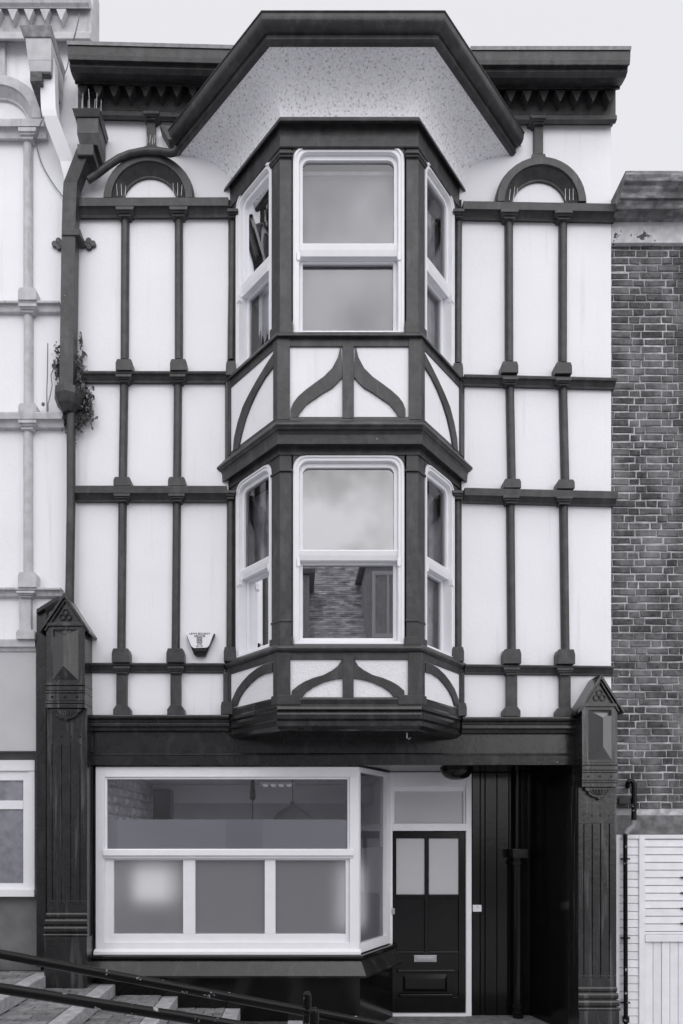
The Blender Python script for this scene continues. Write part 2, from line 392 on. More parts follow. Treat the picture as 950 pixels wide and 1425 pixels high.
# ---- top cornice in two lengths, left and right of the bay roof
def P_(lst, base=None):
    """profile from (photo row, projection) pairs closed back into the wall"""
    pr = [(o, Z(y, o)) for y, o in lst]
    return pr+[(-.02, pr[-1][1]), (-.02, pr[0][1])]
CORN = [(59, .40), (62, .41), (76, .40), (83, .39), (86, .35), (92, .345), (101, .30), (108, .24), (112, .20), (113, .175), (116, .175), (118, .15), (118.5, .07), (152, .07), (153, .10), (159, .10), (165, .06), (166, .01)]
def teeth(xs, y0, o0, o1):
    for x in xs:
        t = MB(); a_, b_ = X(x-7.3, o1), X(x+7.3, o1); m_ = X(x, o1)
        t.prism(F0, [(a_, Z(y0, o1)), (b_, Z(y0, o1)), (m_+.006, Z(y0+15, o1)), (m_-.006, Z(y0+15, o1))], o0, o1)
        build(t, 'cornice_tooth', DARK, H, bevel=.002)
c = MB(); c.run(F0, -2.385, -.45, P_(CORN), dz=-.05); build(c, 'cornice', DARK, H, bevel=.004)
c = MB(); c.run(F0, 1.75, 3.395, P_([(y+7.5, o) for y, o in CORN])); build(c, 'cornice', DARK, H, bevel=.004)
for u0, u1, dy_, dz_ in ((-2.387, -.45, 0, -.05), (1.75, 3.397, 7.5, 0)):
    c = MB(); c.run(F0, u0, u1, [(.418, Z(59.5+dy_, .41)-.028), (.421, Z(59+dy_, .41)+.004), (.0, Z(59+dy_, .41)+.03), (.0, Z(59+dy_, .41)+.008), (.411, Z(59.2+dy_, .41)-.0)], dz=dz_); build(c, 'lead_flashing', LEAD, H)
teeth([114.5+21.9*i for i in range(9)], 119.0, .071, .172)
teeth([688+22.9*i for i in range(8)], 125.5, .071, .172)

# ---- string courses
def course(x0, x1, yt, yf, yb, proj, dy=0.0, ext=None):
    """x0,x1 photo columns at the wall; top, bottom of the top band, bottom of the hollow below it"""
    pr = [(proj, Z(yt, proj)), (proj+.006, Z(yt+1.5, proj)), (proj, Z(yf, proj)), (proj-.02, Z(yf, proj-.02)),
          (proj*.62, Z(yf+(yb-yf)*.35, proj*.62)), (proj*.42, Z(yf+(yb-yf)*.72, proj*.42)), (proj*.45, Z(yb-2, proj*.45)), (.012, Z(yb, .012))]
    pr = pr+[(-.02, pr[-1][1]), (-.02, pr[0][1])]
    m = MB(); m.run(F0, X(x0), X(x1) if ext is None else ext, pr, dz=-dy*7.6/S)
    return build(m, 'string_course', DARK, H, bevel=.003)
course(112, 319, 275, 287, 304.8, .11, -.5)
course(641, 851, 279.8, 291, 307, .11, 3.5, 3.40)
course(118, 319, 516, 520, 534, .09, .3)
course(643, 851, 520.5, 525, 538, .09, 5.0, 3.40)
course(106, 317, 675.5, 686, 699.5, .11, .4)
course(643, 851, 678.5, 689, 700.5, .11, 5, 3.40)
course(123, 312, 922, 926, 936.5, .08, .5)
course(645, 850.5, 924, 928, 938.5, .08, 2.5)
# white paint flake on one ledge end is left to the paint's own chips

def shaft(F, u, z0, z1, r, o=0.0, du=0.0):
    """three-quarter round shaft against the wall with a narrow fillet"""
    m = MB(); n = 9; pts = []
    for k in range(n):
        an = math.pi*k/(n-1); pts.append((math.cos(an)*r, math.sin(an)*r*1.0+r*.35))
    pts = [(r, -.01)]+pts+[(-r, -.01)]
    P = [F.w(u+a, z0, o+b) for a, b in pts]+[F.w(u+du+a, z1, o+b) for a, b in pts]; N_ = len(pts)
    m.add(P, [tuple(range(N_)), tuple(range(N_, 2*N_))]+[(i, (i+1) % N_, N_+(i+1) % N_, N_+i) for i in range(N_)])
    return m
def post(x0, x1, yt, yb, cap, base, w=11.4, ycap=None, flat=False):
    """colonnette: x0 top and x1 bottom photo column; rows top/bottom of shaft; cap (y0,y1,wide); base (y0,y1,wide)"""
    o = .045; px = 7.55/S
    zt, zb = Z(yt, .04), Z(yb, .04)
    if not flat:
        m = shaft(F0, X(x1, .05), zb, zt, w*px/2, .0, X(x0, .05)-X(x1, .05))
    else:
        m = MB(); m.box(F0, X(x1-w/2, .05), X(x1+w/2, .05), zb, zt, -.01, .055)
    p = build(m, 'post', DARK, H, bevel=0 if not flat else .004, smooth=not flat)
    if cap:
        y0, y1, wd = cap; c_ = MB(); h = (y1-y0)
        for k, (f0, f1, wf, oo) in enumerate(((0, .34, 1.0, .122), (.34, .62, .86, .105), (.62, 1.0, .68, .085))):
            q = wd*wf/2
            c_.prism(F0, [(X(x0-q, oo), Z(y0+h*f0, oo)), (X(x0+q, oo), Z(y0+h*f0, oo)), (X(x0+q*.93, oo), Z(y0+h*f1, oo)), (X(x0-q*.93, oo), Z(y0+h*f1, oo))], 0.0-.01, oo)
        build(c_, 'capital', DARK, p, bevel=.003)
    if base:
        y0, y1, wd = base; b_ = MB(); q = wd/2; oo = .115
        b_.prism(F0, [(X(x1-q, oo), Z(y1, oo)), (X(x1+q, oo), Z(y1, oo)), (X(x1+q*1.0, oo), Z(y0+(y1-y0)*.32, oo)), (X(x1+q*.84, oo), Z(y0, oo)), (X(x1-q*.84, oo), Z(y0, oo)), (X(x1-q*1.0, oo), Z(y0+(y1-y0)*.32, oo))], -.01, oo)
        build(b_, 'base_block', DARK, p, bevel=.006)
    return p
# rows of posts: left pair, then right pair
for (xs, top) in (((173.2, 172.3), (248, 248)), 0), (((709, 709.5), (784.5, 784.3)), 1):
    for j, (a_, b_) in enumerate(xs):
        s2 = 3.2*top+1.2*j*top
        post(a_, b_, 299+s2, 500+s2, (287+s2, 300.5+s2, 26), (499.5+s2*1.0, 515+s2*1.05, 23.5))
        a2 = (171.6, 246.8, 710.4, 784.5)[top*2+j]; b2 = (169.6, 245.5, 713, 787.7)[top*2+j]
        post(a2, b2, 529+s2*1.1, 665+s2*.8, (520.5+s2*1.15, 531+s2*1.15, 23), (663.5+s2*.8, 675.6+s2*.9, 24.3))
        a3 = (169.3, 245.3, 711.2, 785.5)[top*2+j]; b3 = (167.5, 243.5, 713, 788)[top*2+j]
        s3 = top*(2.2+1.0*j)
        post(a3, b3, 694+s3*1.2, 903+s3*.4, (686.5+s3*1.1, 697.5+s3*1.2, 23.5), (902+s3*.4, 921.5+s3*.7, 24.8))
        a4 = (169, 244.3, 712.2, 786.5)[top*2+j]
        p = post(a4, a4, 934+s3*.8, 985+s3*.5, (927+s3*.7, 937+s3*.8, 23.5), None, w=14.6, flat=True)
        b_ = MB(); oo = .10; y0, y1 = 981+s3*.8, 995+s3*.9
        b_.prism(F0, [(X(a4-12, oo), Z(y1, oo)), (X(a4+12, oo), Z(y1, oo)), (X(a4+12, oo), Z(y0+6, oo)), (X(a4+7.6, oo), Z(y0, oo)), (X(a4-7.6, oo), Z(y0, oo)), (X(a4-12, oo), Z(y0+6, oo))], -.01, oo)
        build(b_, 'base_block', DARK, p, bevel=.004)
# stub posts under the cornice
for x0, yc, yb in ((210, 154, 205), (749.3, 160, 216)):
    p = post(x0, x0, yc+8, yb, (yc, yc+12, 23), None, w=12.2, flat=True)
    b_ = MB(); b_.prism(F0, [(X(x0-12, .08), Z(yb+7, .08)), (X(x0+12, .08), Z(yb+7, .08)), (X(x0+9, .08), Z(yb-2, .08)), (X(x0-9, .08), Z(yb-2, .08))], -.01, .08)
    build(b_, 'base_block', DARK, p, bevel=.004)
# posts where the bay meets the wall
for (x0, x1, y0, y1, cy, by) in ((323.5, 321, 300, 500, 290, 505), (638.5, 637.5, 300, 505, 290, 508), (320.5, 319.5, 690, 905, 682, 903), (637, 637.3, 690, 905, 682, 903)):
    p = post(x0, x1, y0, y1, (cy, cy+12, 15.5), (by-3, by+17, 17 if by > 800 else 14), w=10.5)
for (x0, y0, y1) in ((318.5, 525, 650), (638, 528, 650)):
    p = post(x0, x0, y0, y1, None, None, w=9, flat=True)
for (x0, y0, y1) in ((315.5, 936, 990), (641, 937, 992)):
    p = post(x0, x0, y0, y1, None, (y1-14, y1+4, 17), w=10, flat=True)

# ---- arches
def arc(cx, cz, r, n=20, sx=1.0):
    return [(cx+math.cos(math.pi*k/n)*r*sx, cz+math.sin(math.pi*k/n)*r) for k in range(n+1)]
def archring(m, cx, cz, r0, r1, o0, o1, n=20):
    A = arc(cx, cz, r0, n); B = arc(cx, cz, r1, n)
    pts = A+B[::-1]; N_ = len(pts); nn = n+1
    P = [F0.w(u, z, o0) for u, z in pts]+[F0.w(u, z, o1) for u, z in pts]; fs = []
    for k in range(n):
        a, b = k, k+1; c_, d_ = 2*nn-1-k, 2*nn-2-k
        fs += [(a, c_, d_, b), (N_+a, N_+b, N_+d_, N_+c_), (a, b, N_+b, N_+a), (c_, N_+c_, N_+d_, d_)]
    fs += [(0, N_, N_+N_-1, N_-1), (n, n+1, N_+n+1, N_+n)]
    m.add(P, fs)
def splay(m, cx, cz, r0, r1, o0, o1, n=20):
    a = [(r0, -.01), (r0, o0), (r0*.55+r1*.45, o0*.45+o1*.55), (r1, o1), (r1, -.01)]; A_ = []
    for rr_, oo in a: A_.append([F0.w(u, z, oo) for u, z in arc(cx, cz, rr_, n)])
    P = [p for L in A_ for p in L]; k_ = n+1; fs = []
    for i in range(5):
        j = (i+1) % 5
        for k in range(n): fs.append((i*k_+k, i*k_+k+1, j*k_+k+1, j*k_+k))
    fs += [tuple(i*k_ for i in range(5)), tuple(i*k_+n for i in range(5))]
    m.add(P, fs)
for cx, cy in ((207.3, 279), (752, 284)):
    c0, z0 = X(cx, .08), Z(cy, .08)
    m = MB(); archring(m, c0, z0, .475, .395, -.01, .115); splay(m, c0, z0, .394, .31, .095, .012); archring(m, c0, z0, .318, .295, -.01, .024)
    archring(m, c0, z0, .492, .475, -.01, .085)
    build(m, 'blind_arch', DARK, H, bevel=.003, smooth=True)
def spikes(pts, parent, h=.12, group=None):
    m = MB()
    for x, y, z in pts:
        m.tube([(x, y, z), (x+random.uniform(-.012, .012), y-.01, z+h*random.uniform(.7, 1.1))], .0024, 5, .0015)
    return build(m, 'bird_spikes', SPIKE, parent, kind='stuff')
for cx, cy in ((207.3, 273), (752, 279.5)):
    spikes([(X(cx+d, .08), -.085, Z(cy, .08)) for d in (-44, -38, -33, 34, 40, 45)], H, .13)
spikes([(X(207+d, .05), -.05, Z(205, .05)) for d in (-2, 1, 5, 8)], H, .13)

# ---- the bay
BX, HB, HW, BY = .487, .709, 1.280, -.69
BAYP = [(BX-HW, 0), (BX-HB, BY), (BX+HB, BY), (BX+HW, 0)]
KF, KS = 1.3, .8                 # the mouldings step out further on the front than on the sides
BAY = Plan(BAYP, .02, .02, KF, KS)
FL, FF, FR = BAY.f
INS = .05                        # the windows stand back this far from the aprons
wq = Plan(BAYP, .0, .0).off(-INS); BAYW = Plan(wq, .02, .02, KF, KS)
WL_, WF, WR = BAYW.f
def zw(y, o=0.0): return Z(y, .69-INS+o)
def mir(F, u): return u if F is FL else FR.L-u
OD = .69                         # the bay front as an outward distance
def zf(y, e=0.0): return Z(y, OD+e)
BAYIN = BAY.off(-.14)
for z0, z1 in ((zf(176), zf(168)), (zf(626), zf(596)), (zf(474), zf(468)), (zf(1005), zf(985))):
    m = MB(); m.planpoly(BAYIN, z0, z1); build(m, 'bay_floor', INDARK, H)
def bsweep(prof, name, mt=DARK, bev=.003, plan=None, od=OD):
    """profile of (projection, photo row) pairs round the bay"""
    pr = [(p, Z(y, od+p*(KF if p > 0 else 1))) for p, y in prof]
    m = MB(); m.sweep(plan or BAY, pr+[(-.07, pr[-1][1]), (-.07, pr[0][1])]); return build(m, name, mt, H, bevel=bev)
# upper cornice and head
bsweep([(.03, 162.5), (.082, 163.4), (.092, 165), (.092, 168), (.07, 171), (.045, 172), (.03, 173), (.026, 204), (.02, 206)], 'bay_cornice', plan=BAYW, od=OD-INS)
# sill ledge over the upper apron
bsweep([(.0, 462), (.035, 463.5), (.045, 464.5), (.045, 467), (.03, 468.5), (.014, 470), (.014, 482)], 'bay_sill_rail')
# middle cornice
bsweep([(.012, 580), (.018, 585), (.06, 587), (.10, 588), (.106, 590.5), (.09, 594), (.082, 597), (.062, 600), (.055, 603), (.05, 605), (.045, 618), (.0, 620.5), (-.02, 621), (-.025, 633)], 'bay_cornice')
# sill of the lower window and lower apron rails
bsweep([(.0, 896), (.045, 899), (.05, 902), (.04, 905), (.014, 908), (.014, 917.5)], 'bay_sill_rail')
bsweep([(.012, 970), (.024, 973), (.024, 981), (.035, 983), (.04, 987), (.016, 990), (.024, 994), (.024, 1000), (.0, 1003), (.004, 1010), (-.03, 1015), (-.06, 1017)], 'bay_base_moulding', MID)
m = MB(); m.planpoly(BAY.off(-.05), zf(1013), zf(1003)); build(m, 'bay_underside', BLACK, H)
# apron panels (solid bay shell)
def shell(z0, z1, mt, name):
    m = MB(); m.sweep(BAY, [(0, z0), (0, z1), (-.10, z1), (-.10, z0)]); build(m, name, mt, H)
shell(zf(586), zf(475), WHITE, 'bay_apron')
shell(zf(985), zf(910), ROUGHC, 'bay_apron')
# corner posts
def corner(side, p, af, as_, plan):
    """plan outline of a bay corner post: af along the front, as_ along the side, proud by p"""
    L_, Fr, R_ = plan.f
    if side < 0: S_, k, uf, us = L_, 1, af, L_.L-as_
    else: S_, k, uf, us = R_, 2, Fr.L-af, as_
    pt = lambda F, u, o: F.w(u, 0, o)[:2]
    fk, sk = (KF, KS) if p > 0 else (1, 1)
    return [pt(S_, us, p*sk), plan.off(p)[k], pt(Fr, uf, p*fk), pt(Fr, uf, -.08), plan.off(-.08)[k], pt(S_, us, -.08)]
for side in (-1, 1):
    for (yt, yb, caps) in ((172.5, 465, ((211, 214.5, .04), (214.5, 219, .028), (448, 464.5, .032))), (619, 900, ((653, 656, .026), (886, 899.5, .035), (862, 865, .02)))):
        m = MB(); m.planpoly(corner(side, .012, .118, .125, BAYW), zw(yb), zw(yt)); p = build(m, 'bay_corner_post', DARK, H, bevel=.004)
        for a_, b_, pp in caps:
            m = MB(); m.planpoly(corner(side, pp, .118+pp*.4, .125+pp*.4, BAYW), zw(b_, pp), zw(a_, pp)); build(m, 'post_moulding', DARK, p, bevel=.004)
    for yt, yb, wd in ((470, 586, .125), (908, 972, .13)):
        m = MB(); m.planpoly(corner(side, .02, wd, .05, BAY), zf(yb), zf(yt)); p = build(m, 'apron_corner_post', DARK, H, bevel=.004)
        if yt > 900:
            m = MB(); m.planpoly(corner(side, .03, wd+.1, .07, BAY), zf(981), zf(968)); build(m, 'base_block', DARK, p, bevel=.004)
# front apron frames
def ff(x, y, e=0.0): return FF.hit(x, y, e)
def poly(pts, F, o0, o1, name, parent=H, mt=DARK, bev=.003, mirror=None):
    q = [F.hit(x, y, o1) for x, y in pts]
    if mirror is not None: q = [(mirror-u, z) for u, z in q][::-1]
    m = MB(); m.prism(F, q, o0, o1); return build(m, name, mt, parent, bevel=bev)
CM = FF.hit(484.3, 500, .02)[0]
b1 = [(474, 480), (470, 497), (462, 512), (450, 524), (436, 534), (424, 543), (414, 552), (408, 560), (404.5, 569), (404.5, 582), (413.5, 581), (418, 573), (426, 563), (436, 556), (450, 546.5), (462, 539.5), (470, 532), (476.5, 524)]
for mi in (None, 2*CM): poly(b1, FF, -.01, .020, 'curved_brace', mirror=mi)
m = MB(); m.box(FF, CM-.056, CM+.056, zf(584), zf(480), -.01, .024); build(m, 'apron_mullion', DARK, H, bevel=.003)
b2 = [(476, 917), (470, 926.5), (462, 932.5), (450, 939), (436, 943), (424, 948), (414, 954), (406, 961), (406, 970), (420, 970.5), (426, 963), (436, 956), (450, 949.5), (462, 946), (470, 944.5), (476, 944)]
for mi in (None, 2*CM): poly(b2, FF, -.01, .020, 'curved_brace', mirror=mi)
m = MB(); m.box(FF, CM-.054, CM+.054, zf(972), zf(915), -.01, .024); build(m, 'apron_mullion', DARK, H, bevel=.003)
# side apron braces: measured on the left face and mirrored on the right
s1 = [(379.5, 492), (368, 510), (356, 530), (346, 548), (337, 566), (330, 588), (325, 610), (323.5, 628), (331, 624), (335, 604), (341, 582), (348.5, 562), (357.5, 543), (368, 525), (379.5, 510)]
s2 = [(378, 921), (366, 925), (356, 930.5), (346, 938.5), (337, 948), (329, 959), (322, 974), (321, 984), (328.5, 982), (333, 970), (339, 960.5), (347, 951.5), (356, 943.5), (366, 938), (378, 935)]
for pts in (s1, s2):
    q = [FL.hit(x, y, .02) for x, y in pts]
    m = MB(); m.prism(FL, q, -.01, .02); build(m, 'curved_brace', DARK, H, bevel=.003)
    m = MB(); m.prism(FR, [(FR.L-u, z) for u, z in q][::-1], -.01, .02); build(m, 'curved_brace', DARK, H, bevel=.003)
for F in (FL, FR):
    for y0, y1 in ((586, 470), (980, 910)):
        u = .045 if F is FL else F.L-.045
        m = MB(); m.box(F, u-.045, u+.045, zf(y0), zf(y1), -.01, .022); build(m, 'apron_side_stile', DARK, H, bevel=.003)

# ---- sash windows
def rr(u0, u1, z0, z1, r, n=6):
    pts = [(u0, z0), (u1, z0)]
    for k in range(n+1):
        an = math.pi/2*k/n; pts.append((u1-r+math.cos(math.pi/2-an if 0 else an)*r, z1-r+math.sin(an)*r))
    for k in range(n+1):
        an = math.pi/2+math.pi/2*k/n; pts.append((u0+r+math.cos(an)*r, z1-r+math.sin(an)*r))
    return pts
def sash(F, u0, u1, z0, z1, zm0, zm1, gl_up, gl_lo, side=False):
    fw = .06 if not side else .055; r = .13
    fr = MB(); fr.ring(F, rr(u0, u1, z0, z1, r), rr(u0+fw, u1-fw, z0+.05, z1-fw, r-.035), -.10, .008)
    # a raised bead round the frame
    fr.ring(F, rr(u0+.012, u1-.012, z0+.012, z1-.012, r-.01), rr(u0+.03, u1-.03, z0+.03, z1-.03, r-.02), .0085, .02)
    W_ = build(fr, 'sash_window', SASH, H, bevel=.003)
    a0, a1, st = u0+fw+.001, u1-fw-.001, .036
    up = MB(); up.ring(F, rr(a0, a1, zm1-.001, z1-fw-.001, r-.036), rr(a0+st, a1-st, zm1+.004, z1-fw-st-.008, r-.065), -.085, -.035)
    build(up, 'upper_sash', SASH, W_, bevel=.003)
    mr = MB(); mr.run(F, a0-.018, a1+.018, [(-.02, zm1), (-.012, zm1-.012), (-.02, zm0+(zm1-zm0)*.45), (-.035, zm0), (-.13, zm0), (-.13, zm1)]); build(mr, 'meeting_rail', SASH, W_, bevel=.002)
    lo = MB(); L0, L1 = z0+.051, zm0-.001
    lo.ring(F, [(a0, L0), (a1, L0), (a1, L1), (a0, L1)], [(a0+st, L0+.055), (a1-st, L0+.055), (a1-st, L1-.02), (a0+st, L1-.02)], -.14, -.095)
    build(lo, 'lower_sash', SASH, W_, bevel=.003)
    for ux in (a0-.008, a1+.008):
        h = MB(); s_ = .018
        h.prism(F, [(ux-s_, zm0), (ux+s_, zm0), (ux+s_*.9, zm0-.03), (ux+s_*1.2, zm0-.06), (ux+s_*.3, zm0-.085), (ux-s_*.8, zm0-.07), (ux-s_*.9, zm0-.03)], -.03, .02)
        build(h, 'sash_horn', SASH, W_, bevel=.003)
    g = MB(); g.add([F.w(u, z, -.06) for u, z in rr(a0+st-.005, a1-st+.005, zm1-.002, z1-fw-st, r-.065)], [tuple(range(16))]); build(g, 'pane', gl_up, W_)
    g = MB(); g.add([F.w(u, z, -.118) for u, z in ((a0+st-.005, L0+.05), (a1-st+.005, L0+.05), (a1-st+.005, L1-.01), (a0+st-.005, L1-.01))], [(0, 1, 2, 3)]); build(g, 'pane', gl_lo, W_)
    return W_
def head(F, u0, u1, z0, z1, ztop, r=.13):
    """board over a window with its rounded lower corners"""
    n = 7; L = []
    for k in range(n+1):
        an = math.pi-math.pi/2*k/n; L.append((u0+r+math.cos(an)*r, z1-r+math.sin(an)*r))
    for k in range(n+1):
        an = math.pi/2-math.pi/2*k/n; L.append((u1-r+math.cos(an)*r, z1-r+math.sin(an)*r))
    pts = L+[(u1, ztop), (u0, ztop)]
    m = MB(); m.prism(F, pts, -.08, .014); build(m, 'window_head_board', DARK, H, bevel=.002)
UW = (zw(468), zw(204), zw(353), zw(336.5)); LW = (zw(899), zw(633.5), zw(778), zw(764))
for (z0, z1, zm0, zm1), ztop, gu, gl_, sg in ((UW, zw(172), GL_BLIND, GL_BLIND, GL_SIDE), (LW, zw(617), GL_FRONTU, GL_FRONT, GL_SIDE)):
    u0, u1 = WF.hit(407.5, 400, .008)[0], WF.hit(562.5, 400, .008)[0]
    sash(WF, u0, u1, z0, z1, zm0, zm1, gu, gl_); head(WF, u0, u1, z0, z1, ztop)
    u0, u1 = WL_.hit(328, 400, .008)[0], WL_.L-.118
    sash(WL_, u0, u1, z0, z1, zm0, zm1, sg, sg, True); head(WL_, u0, u1, z0, z1, ztop)
    sash(WR, WR.L-u1, WR.L-u0, z0, z1, zm0, zm1, sg, sg, True); head(WR, WR.L-u1, WR.L-u0, z0, z1, ztop)
    for F in (WL_, WR):      # dark filling pieces at the wall end of each side face
        a_, b_ = (-.03, u0) if F is WL_ else (WR.L-u0, WR.L+.03)
        m = MB(); m.box(F, a_, b_, z0, ztop, -.08, .012); build(m, 'bay_wall_stile', DARK, H)

# ---- the coved eaves over the bay, fascia, gutter and roof
EH, TH, EYF, TY = .834, 1.915, -1.20, -.09
EAVE = Plan([(BX-TH, TY), (BX-EH, EYF), (BX+EH, EYF), (BX+TH, TY)])
EAVEW = Plan([(BX-TH, TY), (BX-EH, EYF), (BX+EH, EYF), (BX+TH, TY)], .02, .02)
A = BAYW.off(.04); B = EAVEW.off(-.135); nS = 14; za, zb_ = Z(166, .69), 9.462
P = []; fs = []
SUB = 1
for k in range(nS+1):
    t = math.pi/2*k/nS; s_ = (1-math.cos(t*.95))/(1-math.cos(math.pi/2*.95)); zz = za+(zb_-za)*math.sin(t*.95)/math.sin(math.pi/2*.95)
    P += [(A[i][0]+(B[i][0]-A[i][0])*s_, A[i][1]+(B[i][1]-A[i][1])*s_, zz) for i in range(4)]
for k in range(nS):
    for i in range(3): fs.append((k*4+i, k*4+i+1, (k+1)*4+i+1, (k+1)*4+i))
m = MB(); m.add(P, fs); build(m, 'pebbledash_cove', PEBBLE, H)
m = MB(); m.sweep(EAVE, [(-.09, 9.52), (-.09, 9.462), (-.11, 9.452), (-.15, 9.452), (-.15, 9.60), (-.09, 9.60)]); build(m, 'eaves_fascia', DARK, H, bevel=.003)
gp = [(-.088, 9.505), (-.05, 9.507), (-.022, 9.522), (-.006, 9.548), (.0, 9.58), (.0, 9.60), (.010, 9.604), (.010, 9.612), (-.012, 9.612), (-.014, 9.57), (-.04, 9.54), (-.088, 9.535)]
m = MB(); m.sweep(EAVE, gp); gut = build(m, 'gutter', DARK, H, bevel=.002, smooth=True)
m = MB(); R0 = EAVEW.off(-.06); R1 = EAVEW.off(-.5); m.planpoly(R0, 9.56, 9.64, EAVEW.off(-.16)); m.planpoly(EAVEW.off(-.16), 9.642, 9.80, R1); build(m, 'bay_roof', LEAD, H)
# bracket behind the gutter's left end
m = MB(); m.prism(F0, [(X(222, .1), Z(176, .1)), (X(249, .1), Z(178, .1)), (X(246, .1), Z(196, .1)), (X(234, .1), Z(197, .1))], -.01, .12); build(m, 'eaves_bracket', DARK, H, bevel=.004)
# curved outlet pipe from the gutter to the downpipe
pts = []
ctl = [(247, 206, .22), (244, 212, .2), (236, 213.5, .17), (222, 211, .14), (200, 211, .13), (180, 215, .13), (165, 221, .13), (150, 231, .13), (136, 242, .13), (122, 251, .13)]
m = MB(); m.tube([F0.w(X(x, o), Z(y, o), o) for x, y, o in ctl], .036, 12); build(m, 'gutter_outlet_pipe', DARK, H, smooth=True)

# ---- ground floor: cornice, fascia, lintel
def shopcorn(y): return [(.12, Z(y, .12)), (.13, Z(y+2, .13)), (.12, Z(y+5, .12)), (.09, Z(y+7, .09)), (.085, Z(y+10, .085)), (.10, Z(y+12, .10)), (.10, Z(y+16, .10)), (.075, Z(y+18, .075)), (.07, Z(y+22, .07)), (.05, Z(y+24, .05))]
for x0, x1, y in ((124, 320, 994.5), (640, 803, 997.5)):
    pr = shopcorn(y); pr += [(-.02, pr[-1][1]), (-.02, pr[0][1])]
    m = MB(); m.run(F0, X(x0), X(x1), pr); build(m, 'shop_cornice', MID, H, bevel=.003)
ZL = 2.846
m = MB(); m.box(F0, X(128), X(803), 2.96, 3.235, -.25, .035); build(m, 'shop_fascia', MID, H, bevel=.003)
m = MB(); m.run(F0, X(128), X(803), [(.055, 2.945), (.065, 2.958), (.036, 2.975), (.0, 2.975), (.0, ZL), (.05, ZL)]); build(m, 'fascia_rail', MID, H, bevel=.003)
m = MB(); m.box(F0, X(128), X(803), ZL, 2.96, -.25, -.001); build(m, 'shop_lintel', BLACK, H)
m = MB(); m.box(F0, X(122), X(130), .2, 3.2, -.2, .03); build(m, 'shop_jamb', BLACK, H, bevel=.004)
m = MB(); m.box(F0, X(122.5), X(131), 2.98, 3.16, .031, .06); build(m, 'fascia_end_block', MID, H, bevel=.004)
# small hook under the bay
m = MB(); m.tube([F0.w(X(566, .55), 3.12, .55), F0.w(X(566, .55), 3.07, .55), F0.w(X(569, .55), 3.055, .55), F0.w(X(571, .55), 3.07, .55)], .007, 6); build(m, 'hook', METAL, H)

# ---- shop window: front and canted return to the door
SX0, SX1, DX, DO = X(133), X(499), X(543.5, -.77), -.77
SHOP = Plan([(SX0-.05, 0), (SX1, 0), (DX, .77)], None, .77)
FC = SHOP.f[1]; z0s, z1s = Z(1327), Z(1067)
SW = tag(link('shop_window', None, (SX0, 0, z0s), H))
def bx(lst, name, mt, parent, bev=.003, F=F0):
    m = MB()
    for u0, u1, z0, z1, o0, o1 in lst: m.box(F, u0, u1, z0, z1, o0, o1)
    return build(m, name, mt, parent, bevel=bev)
zg1 = Z(1084); zt1, zt0 = Z(1181), Z(1194.5)
bx([(SX0, X(145), z0s, z1s, -.10, 0), (X(486.5), SX1-.002, z0s, z1s, -.10, 0), (X(145), X(486.5), Z(1081), z1s, -.10, 0), (X(145), X(486.5), z0s, Z(1311), -.10, 0)], 'window_frame', SASH, SW)
bx([(X(145), X(148), zt1, Z(1081), -.08, -.02), (X(483.5), X(486.5), zt1, Z(1081), -.08, -.02), (X(148), X(483.5), zg1, Z(1081), -.08, -.02)], 'upper_light_bead', SASH, SW)
m = MB(); m.run(F0, X(144), X(491.5), [(.028, zt1-.012), (.02, zt1), (-.09, zt1), (-.09, zt0), (.004, zt0), (.012, zt0+.02), (.03, zt0+.035)]); build(m, 'transom', SASH, SW, bevel=.003)
bx([(X(145), X(157), Z(1311), zt0, -.085, -.03), (X(481), X(486.5), Z(1311), zt0, -.085, -.03), (X(157), X(481), Z(1311), Z(1300), -.085, -.03), (X(157), X(481), Z(1197), zt0, -.085, -.03)], 'lower_light_frame', SASH, SW)
for a_, b_ in ((254, 271), (368, 383)):
    bx([(X(a_), X(b_), Z(1300), Z(1197), -.085, -.028)], 'mullion', SASH, SW)
m = MB(); m.run(F0, SX0-.01, SX1+.02, [(.05, z0s+.005), (.05, z0s+.03), (.001, z0s+.055), (.001, z0s-.008), (.045, z0s-.008)]); build(m, 'window_sill_bead', SASH, SW, bevel=.003)
def pane(F, u0, u1, z0, z1, o, mt, name, parent):
    m = MB(); m.add([F.w(u0, z0, o), F.w(u1, z0, o), F.w(u1, z1, o), F.w(u0, z1, o)], [(0, 1, 2, 3)]); return build(m, name, mt, parent)
zfilm = Z(1140)
pane(F0, X(147), X(484.5), zt1-.01, zg1+.005, -.05, GL_SHOP, 'pane', SW)
pane(F0, X(147), X(484.5), zt1-.01, zfilm, -.056, FROSTB, 'frosted_film', SW)
for a_, b_ in ((156, 255), (270, 369), (382, 482)):
    pane(F0, X(a_), X(b_), Z(1301), Z(1196), -.06, FROST, 'frosted_pane', SW)
# canted return
Lc = FC.L
bx([(.002, .05, z0s, z1s, -.09, -.001), (Lc-.11, Lc, z0s, z1s, -.09, -.001), (.05, Lc-.11, z1s-.05, z1s, -.09, -.001), (.05, Lc-.11, z0s, z0s+.10, -.09, -.001)], 'return_frame', SASH, SW, F=FC)
pane(FC, .045, Lc-.105, z0s+.09, z1s-.045, -.05, GL_SHOP, 'pane', SW)
pane(FC, .045, Lc-.105, z0s+.09, Z(1180), -.056, FROST, 'frosted_film', SW)
